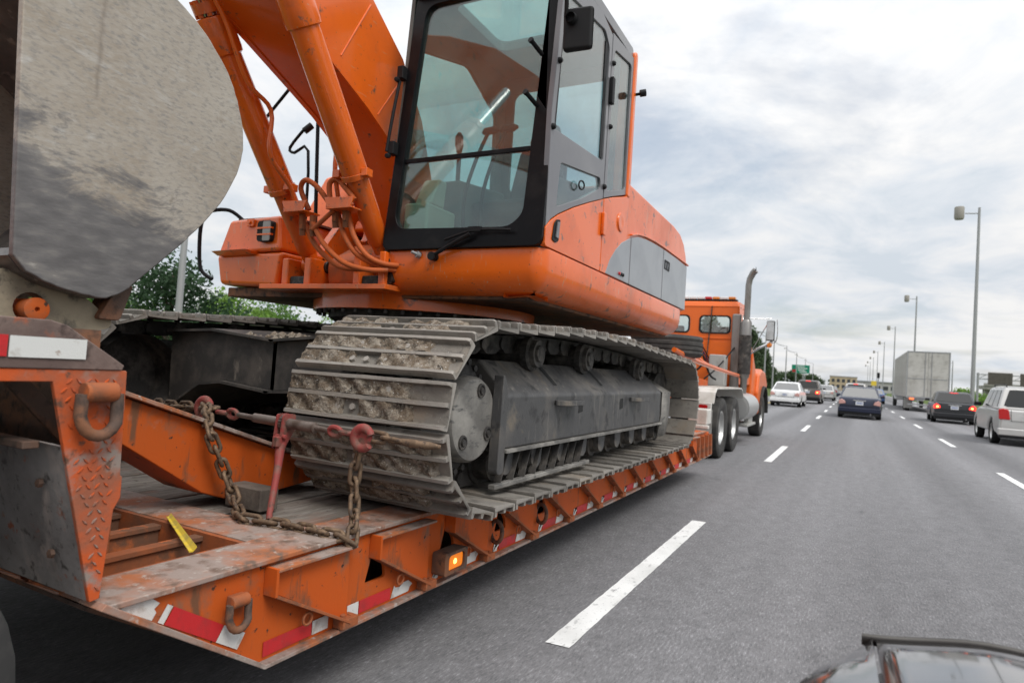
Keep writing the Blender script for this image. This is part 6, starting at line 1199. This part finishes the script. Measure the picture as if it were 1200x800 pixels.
m = MB(); m.cyl((-14.2, 9.9, 5.2), (-14.2, 9.9, 5.26), .09, n=12); obj('cap', m, 'galv', up_)
sg = thing('road_sign', 'green overhead road sign with white lettering above the left lane traffic', 'sign', (-9.7, 150, 0))
m = MB(); m.bb((-11.45, 150, 3.85), (-7.95, 150.08, 5.6)); obj('panel', m, 'sign_green', sg, bevel=.03)
m = MB(); m.bb((-11.35, 149.985, 4.0), (-10.6, 149.995, 4.6)); obj('red_panel', m, 'sign_red', sg)
m = MB()
for x0, x1, z in ((-10.6, -9.0, 5.3), (-10.3, -8.4, 4.9), (-10.2, -8.9, 4.5), (-9.9, -8.6, 4.15)):
    x_ = x0
    while x_ < x1: m.bb((x_, 149.986, z - .1), (x_ + .17, 149.994, z + .1)); x_ += .24
obj('lettering', m, 'sign_white', sg)
m = MB(); m.cyl((-9.2, 150.2, -.1), (-9.2, 150.2, 5.6), .12); m.cyl((-10.6, 150.2, -.1), (-10.6, 150.2, 5.6), .12); obj('post', m, 'galv', sg)
ga = thing('sign_gantry', 'overhead gantry on the right carrying brown ribbed sign backs', 'gantry', (20, 120, 0))
for x0, x1 in ((18.1, 21.1), (22.0, 24.8)):
    m = MB(); m.bb((x0, 120, 3.3), (x1, 120.06, 5.15)); sb = obj('sign_back', m, 'sign_back', ga)
    for k in range(7): m = MB(); m.bb((x0, 119.93, 3.38 + .26 * k), (x1, 119.999, 3.44 + .26 * k)); obj('rib', m, 'sign_back', sb)
m = MB(); m.cyl((16.9, 120.3, -.2), (16.9, 120.3, 5.0), .16); m.cyl((16.9, 120.3, 4.8), (30, 120.3, 4.8), .08); m.cyl((16.9, 120.3, 4.1), (30, 120.3, 4.1), .08)
for k in range(12): m.cyl((16.9 + 1.1 * k, 120.3, 4.1), (18.0 + 1.1 * k, 120.3, 4.8), .05, n=6)
m.cyl((30, 120.3, -.2), (30, 120.3, 5), .16); obj('truss', m, 'galv', ga)
op = thing('overpass', 'pale concrete overpass far ahead across the highway on the right', 'bridge', (60, 300, 0))
m = MB(); m.bb((44, 300, 4.4), (190, 312, 5.8)); obj('span', m, 'concrete', op)
m = MB(); m.bb((44, 299.6, 5.8), (190, 299.9, 6.7)); obj('parapet', m, 'concrete', op)
for x in (45, 58, 72, 95, 120, 150): m = MB(); m.bb((x, 303, -.3), (x + 1.5, 309, 4.4)); obj('pier', m, 'concrete', op)
bu = thing('building', 'beige low building far ahead above the left lane cars', 'building', (-2, 330, 0))
m = MB(); m.bb((-9, 330, -.3), (2.0, 344, 6.3)); wl_o = obj('wall', m, 'beige_wall', bu); m = MB(); m.bb((-9.2, 329.8, 6.3), (2.2, 344.2, 6.7)); obj('roof', m, 'pale_wall', bu)
for k in range(5):
    for j in range(2): m = MB(); m.bb((-8.2 + 2.1 * k, 329.95, 1.2 + 2.6 * j), (-7.0 + 2.1 * k, 330.02, 2.7 + 2.6 * j)); obj('window', m, 'window_dark', bu)
bu2 = thing('building', 'long pale low building far ahead between the sedan and the lamp poles', 'building', (12, 400, 0))
m = MB(); m.bb((2.5, 400, -.3), (26, 415, 5.5)); obj('wall', m, 'pale_wall', bu2); m = MB(); m.bb((2, 399.5, 5.5), (26.5, 415.5, 6.0)); obj('roof', m, 'galv', bu2)
for k in range(6): m = MB(); m.bb((4 + 3.6 * k, 399.95, 1.5), (6.4 + 3.6 * k, 400.02, 3.6)); obj('window', m, 'window_dark', bu2)
ws = thing('warning_sign', 'small yellow truck signal between the navy sedan and the box trailer', 'sign', (2.9, 96, 0))
m = MB(); m.cyl((3.0, 96, 0), (3.0, 96, 3.2), .06); obj('post', m, 'galv', ws); m = MB(); m.bb((2.2, 95.9, 1.9), (2.8, 95.98, 2.5)); obj('panel', m, 'yellow', ws); m = MB(); m.bb((2.85, 95.85, 2.9), (3.15, 95.98, 3.6)); obj('head', m, 'plastic_black', ws, bevel=.05)

# ------------------------------------------------------------------ trees
def tree(name, label, x, y, h, rx, rz, leafm, nl, ls, z0=0.2, group=None, crown0=.25, seed=0, cat='tree', clumps=26):
    r = np.random.default_rng(seed); root = thing(name, label, cat, (x, y, z0), group)
    m = MB(); tr_ = h * .02 + .03
    m.rings([((x, y, z0 - .2), tr_ * 1.3), ((x + .05 * h * .1, y, z0 + h * .3), tr_), ((x - .03 * h * .2, y + .05, z0 + h * .6), tr_ * .65), ((x, y, z0 + h * .9), tr_ * .2)], 8)
    cl = []
    for k in range(clumps):
        a = r.uniform(0, 2 * pi); f = r.uniform(0, 1); zz = z0 + h * (crown0 + (1 - crown0) * f * .93); prof_ = math.sin(pi * min(1, .18 + .82 * f)) ** .6 if rz == 0 else (1 - f) ** .7 * .95 + .06
        rr = rx * prof_ * math.sqrt(r.uniform(.15, 1)); c = np.array([x + rr * cos(a), y + rr * sin(a), zz]); cl.append((c, rx * r.uniform(.26, .44)))
        if k % 2 == 0: b0 = V((x, y, max(z0 + .1 * h, zz - .22 * h))); m.rings([(b0, tr_ * .45), (b0.lerp(V(c), .55) + V((0, 0, .04 * h)), tr_ * .28), (V(c), tr_ * .1)], 5)
    obj('trunk', m, 'bark', root)
    per = nl // clumps; vs = []; 
    for c, cr in cl:
        d = r.normal(size=(per, 3)); d /= np.linalg.norm(d, axis=1)[:, None]; rad = cr * r.uniform(.25, 1.08, (per, 1)) ** .6
        p = c + d * rad * np.array([1, 1, .8])
        u = r.normal(size=(per, 3)); u /= np.linalg.norm(u, axis=1)[:, None]; w_ = np.cross(u, d + r.normal(size=(per, 3)) * .5); w_ /= np.linalg.norm(w_, axis=1)[:, None] + 1e-9
        s = ls * r.uniform(.6, 1.3, (per, 1)); vs.append(np.stack([p - u * s * .9, p - w_ * s * .45, p + u * s * .9, p + w_ * s * .45], 1))
    vv = np.concatenate(vs).reshape(-1, 3); n = len(vv) // 4; c0 = np.array([x, y, z0 + h * .6])
    me = bpy.data.meshes.new('crown'); me.vertices.add(len(vv)); me.vertices.foreach_set('co', (vv - c0).ravel()); me.loops.add(4 * n); me.polygons.add(n)
    me.loops.foreach_set('vertex_index', np.arange(4 * n)); me.polygons.foreach_set('loop_start', np.arange(0, 4 * n, 4)); me.polygons.foreach_set('loop_total', np.full(n, 4)); me.update(); me.validate()
    me.materials.append(MATS[leafm]); o = bpy.data.objects.new('crown', me); COL.objects.link(o); o.parent = root; o.location = V(c0) - W[root.name]
    return root
B = [(-21, 10.4, 3.0, 1.9, 'leaf', 'leafy green bush left of the slim pole under the bucket'), (-19.5, 13.3, 4.6, 2.2, 'leaf_dark', 'dark green tree behind the slim pole under the excavator'), (-22, 13.0, 3.6, 2.2, 'leaf', 'mid green bush behind the slim pole, left of the dark tree'), (-22, 17.2, 3.5, 2.4, 'leaf_light', 'bright green bush right of the dark tree under the orange tool box'),
     (-23, 20.8, 3.6, 2.4, 'leaf', 'green bush below the excavator slew ring, second from the dark tree'), (-23, 24.5, 3.3, 2.4, 'leaf_light', 'bright bush farthest right in the row under the excavator'), (-24, 30, 3.6, 2.8, 'leaf', 'green bush seen between the track rollers'), (-19, 8.2, 2.5, 1.7, 'leaf_light', 'low bright bush far left behind the far track'), (-25, 37, 4.0, 3.0, 'leaf_light', 'light green tree beyond the bush between the rollers')]
for k, (x, y, h, rx, lm, lb_) in enumerate(B): tree('bush' if h < 4.5 else 'leafy_tree', lb_, x, y, h * .80, rx, 0, lm, 7000, .10, .35, 'bushes on the left verge', .05, 100 + k, 'bush' if h < 4.5 else 'tree', 34)
T = [(-15.5, 112, 10.5, 3.0, 'tall narrow tree directly right of the truck mirror'), (-16, 124, 10.2, 3.0, 'second tall narrow tree beyond the truck mirror'), (-16.5, 138, 8.6, 3.0, 'third narrow tree in the row beyond the truck'), (-19.5, 100, 11.0, 3.4, 'tall tree behind the truck exhaust stack'), (-17, 152, 6.5, 3.0, 'shorter tree ending the row beyond the truck')]
for k, (x, y, h, rx, lb_) in enumerate(T): tree('tall_tree', lb_, x, y, h, rx, 1, 'leaf_far', 5000, .30, .3, 'trees beyond the truck', .05, 300 + k, 'tree', 40)
F = [(-16, 205, 5.0, 'low round tree under the green sign'), (-12, 235, 4.5, 'low round tree right of the green sign post'), (-22, 215, 5.5, 'round tree left of the green sign post'), (-14, 290, 5.0, 'far round tree above the left lane cars'), (-8, 370, 6.0, 'far round tree beside the beige building'), (-20, 330, 6.5, 'far round tree left of the beige building')]
for k, (x, y, h, lb_) in enumerate(F): tree('round_tree', lb_, x, y, h, 4.0, 0, 'leaf_far', 2600, .42, .1, 'far round trees', .1, 400 + k, 'tree', 24)
G = [(30, 150, 3.2, 'leaf', 'low green bush below the gantry sign backs'), (26, 138, 2.4, 'leaf_light', 'light bush left of the gantry sign backs'), (40, 170, 4, 'leaf_far', 'dark bush right of the gantry'), (18, 140, 2.0, 'leaf_light', 'low bright bush at the gantry post')]
for k, (x, y, h, lm, lb_) in enumerate(G): tree('bush', lb_, x, y, h, 3.5, 0, lm, 2200, .3, 0, 'bushes on the right verge', .05, 500 + k, 'bush', 20)

# ------------------------------------------------------------------ the car the picture is taken from
own = thing('car_hood', 'dark glossy front of a car with black hood deflector at the lower right corner', 'car', (.80, .9, 0))
def hz(x_, y_):                      # hood height
    u = (x_ - .80) / .88; v = (y_ - .2) / 1.5
    return .988 - .10 * v - .045 * max(0, v) ** 3 - .030 * abs(u) ** 2.5 + .012 * math.exp(-((abs(u) - .62) / .12) ** 2)
def yfront(x_): u = abs((x_ - .80) / .88); return 1.715 - .20 * u ** 3.0
m = MB(); nx, ny = 32, 20; x0, x1 = .80 - .735, .80 + .735
for i in range(nx + 1):
    x_ = x0 + (x1 - x0) * i / nx; ye = yfront(x_)
    for j in range(ny + 1):
        y_ = -.10 + (ye + .10) * j / ny; e = max(0, (j - ny + 2) / 2); m.v.append((x_, y_, hz(x_, y_) - .012 * e * e))
k_ = ny + 1
for i in range(nx):
    for j in range(ny): m.f.append((i * k_ + j, (i + 1) * k_ + j, (i + 1) * k_ + j + 1, i * k_ + j + 1))
hd_ = obj('hood', m, 'p_own', own, ang=60); smd = hd_.modifiers.new('thick', 'SOLIDIFY'); smd.thickness = .02; smd.offset = -1
for s in (-1, 1):
    m = MB(); secs = []
    for y_ in (-.10, .2, .5, .8, 1.05, 1.2, 1.32, 1.42, 1.50, 1.56, 1.605):
        t = max(0, (y_ - .9) / .66); xe = .80 + s * (.742); xo = .80 + s * (.905 - .15 * t ** 2.0); zt = hz(.80 + s * .735, y_) - .003 - .012 * max(0, t - .6)
        secs.append([(xe, y_, zt), (xe + (xo - xe) * .5, y_, zt - .005), (xe + (xo - xe) * .85, y_, zt - .022), (xo, y_, zt - .11), (xo, y_, .45), (xe, y_, .45)])
    m.loft(secs); obj('fender', m, 'p_own', own, ang=50)
    m = MB(); secs = []
    for y_ in (1.10, 1.25, 1.38, 1.47, 1.53): t = (y_ - .9) / .66; xo = .80 + s * (.905 - .16 * t ** 2.2); secs.append([(xo - s * .05, y_, .80), (xo + s * .004, y_, .76), (xo + s * .004, y_, .64), (xo - s * .05, y_, .62)])
    m.loft(secs); obj('headlamp', m, 'clear_lens', own)
    tyre_parts(own, (.80 + s * .80, .75, .32), .32, .21, .22, 'alu', s)
m = MB(); secs = []
for i in range(41):
    x_ = .80 - .76 + 1.52 * i / 40; ye = yfront(x_) - .004; z_ = hz(max(x0, min(x1, x_)), ye) - .002
    secs.append([(x_, ye - .010, z_ - .020), (x_, ye + .016, z_ - .022), (x_, ye + .014, z_ - .004), (x_, ye - .002, z_ + .001), (x_, ye - .010, z_ - .006)])
m.loft(secs); obj('hood_deflector', m, 'own_plastic', own, ang=50)
m = MB(); m.plate([(.80 - .72, 1.50), (.80 - .55, 1.66), (.80, 1.735), (.80 + .55, 1.66), (.80 + .72, 1.50), (.80 + .72, 1.2), (.80 - .72, 1.2)], .28, .72, 'z'); obj('front_bumper', m, 'p_own', own, bevel=.06, seg=3)
m = MB(); m.bb((.80 - .86, -.3, .22), (.80 + .86, 1.3, .45)); obj('under_body', m, 'plastic_black', own)

# ------------------------------------------------------------------ far wood along the horizon
r = np.random.default_rng(77); n = 26000
xx = r.uniform(-330, 380, n); top = 3.2 + 2.2 * np.sin(xx * .045) + 1.6 * np.sin(xx * .13 + 1) + 1.2 * np.sin(xx * .37 + 2)
p = np.stack([xx, 620 + r.uniform(-8, 8, n), np.clip(top, 1.5, 9) * r.uniform(0, 1, n) ** .6 - .3], 1)
u = r.normal(size=(n, 3)); u /= np.linalg.norm(u, axis=1)[:, None]; v = r.normal(size=(n, 3)); v -= u * (u * v).sum(1)[:, None]; v /= np.linalg.norm(v, axis=1)[:, None]
vv = np.stack([p - u * .9, p - v * .6, p + u * .9, p + v * .6], 1).reshape(-1, 3)
me = bpy.data.meshes.new('far_wood'); me.from_pydata((vv - np.array([0, 620, 0])).tolist(), [], np.arange(4 * n).reshape(-1, 4).tolist()); me.materials.append(MATS['leaf_far'])
fw = bpy.data.objects.new('far_wood', me); COL.objects.link(fw); fw.location = (0, 620, 0); tag(fw, 'low dark line of woodland along the horizon behind everything', 'woodland', None, 'stuff')
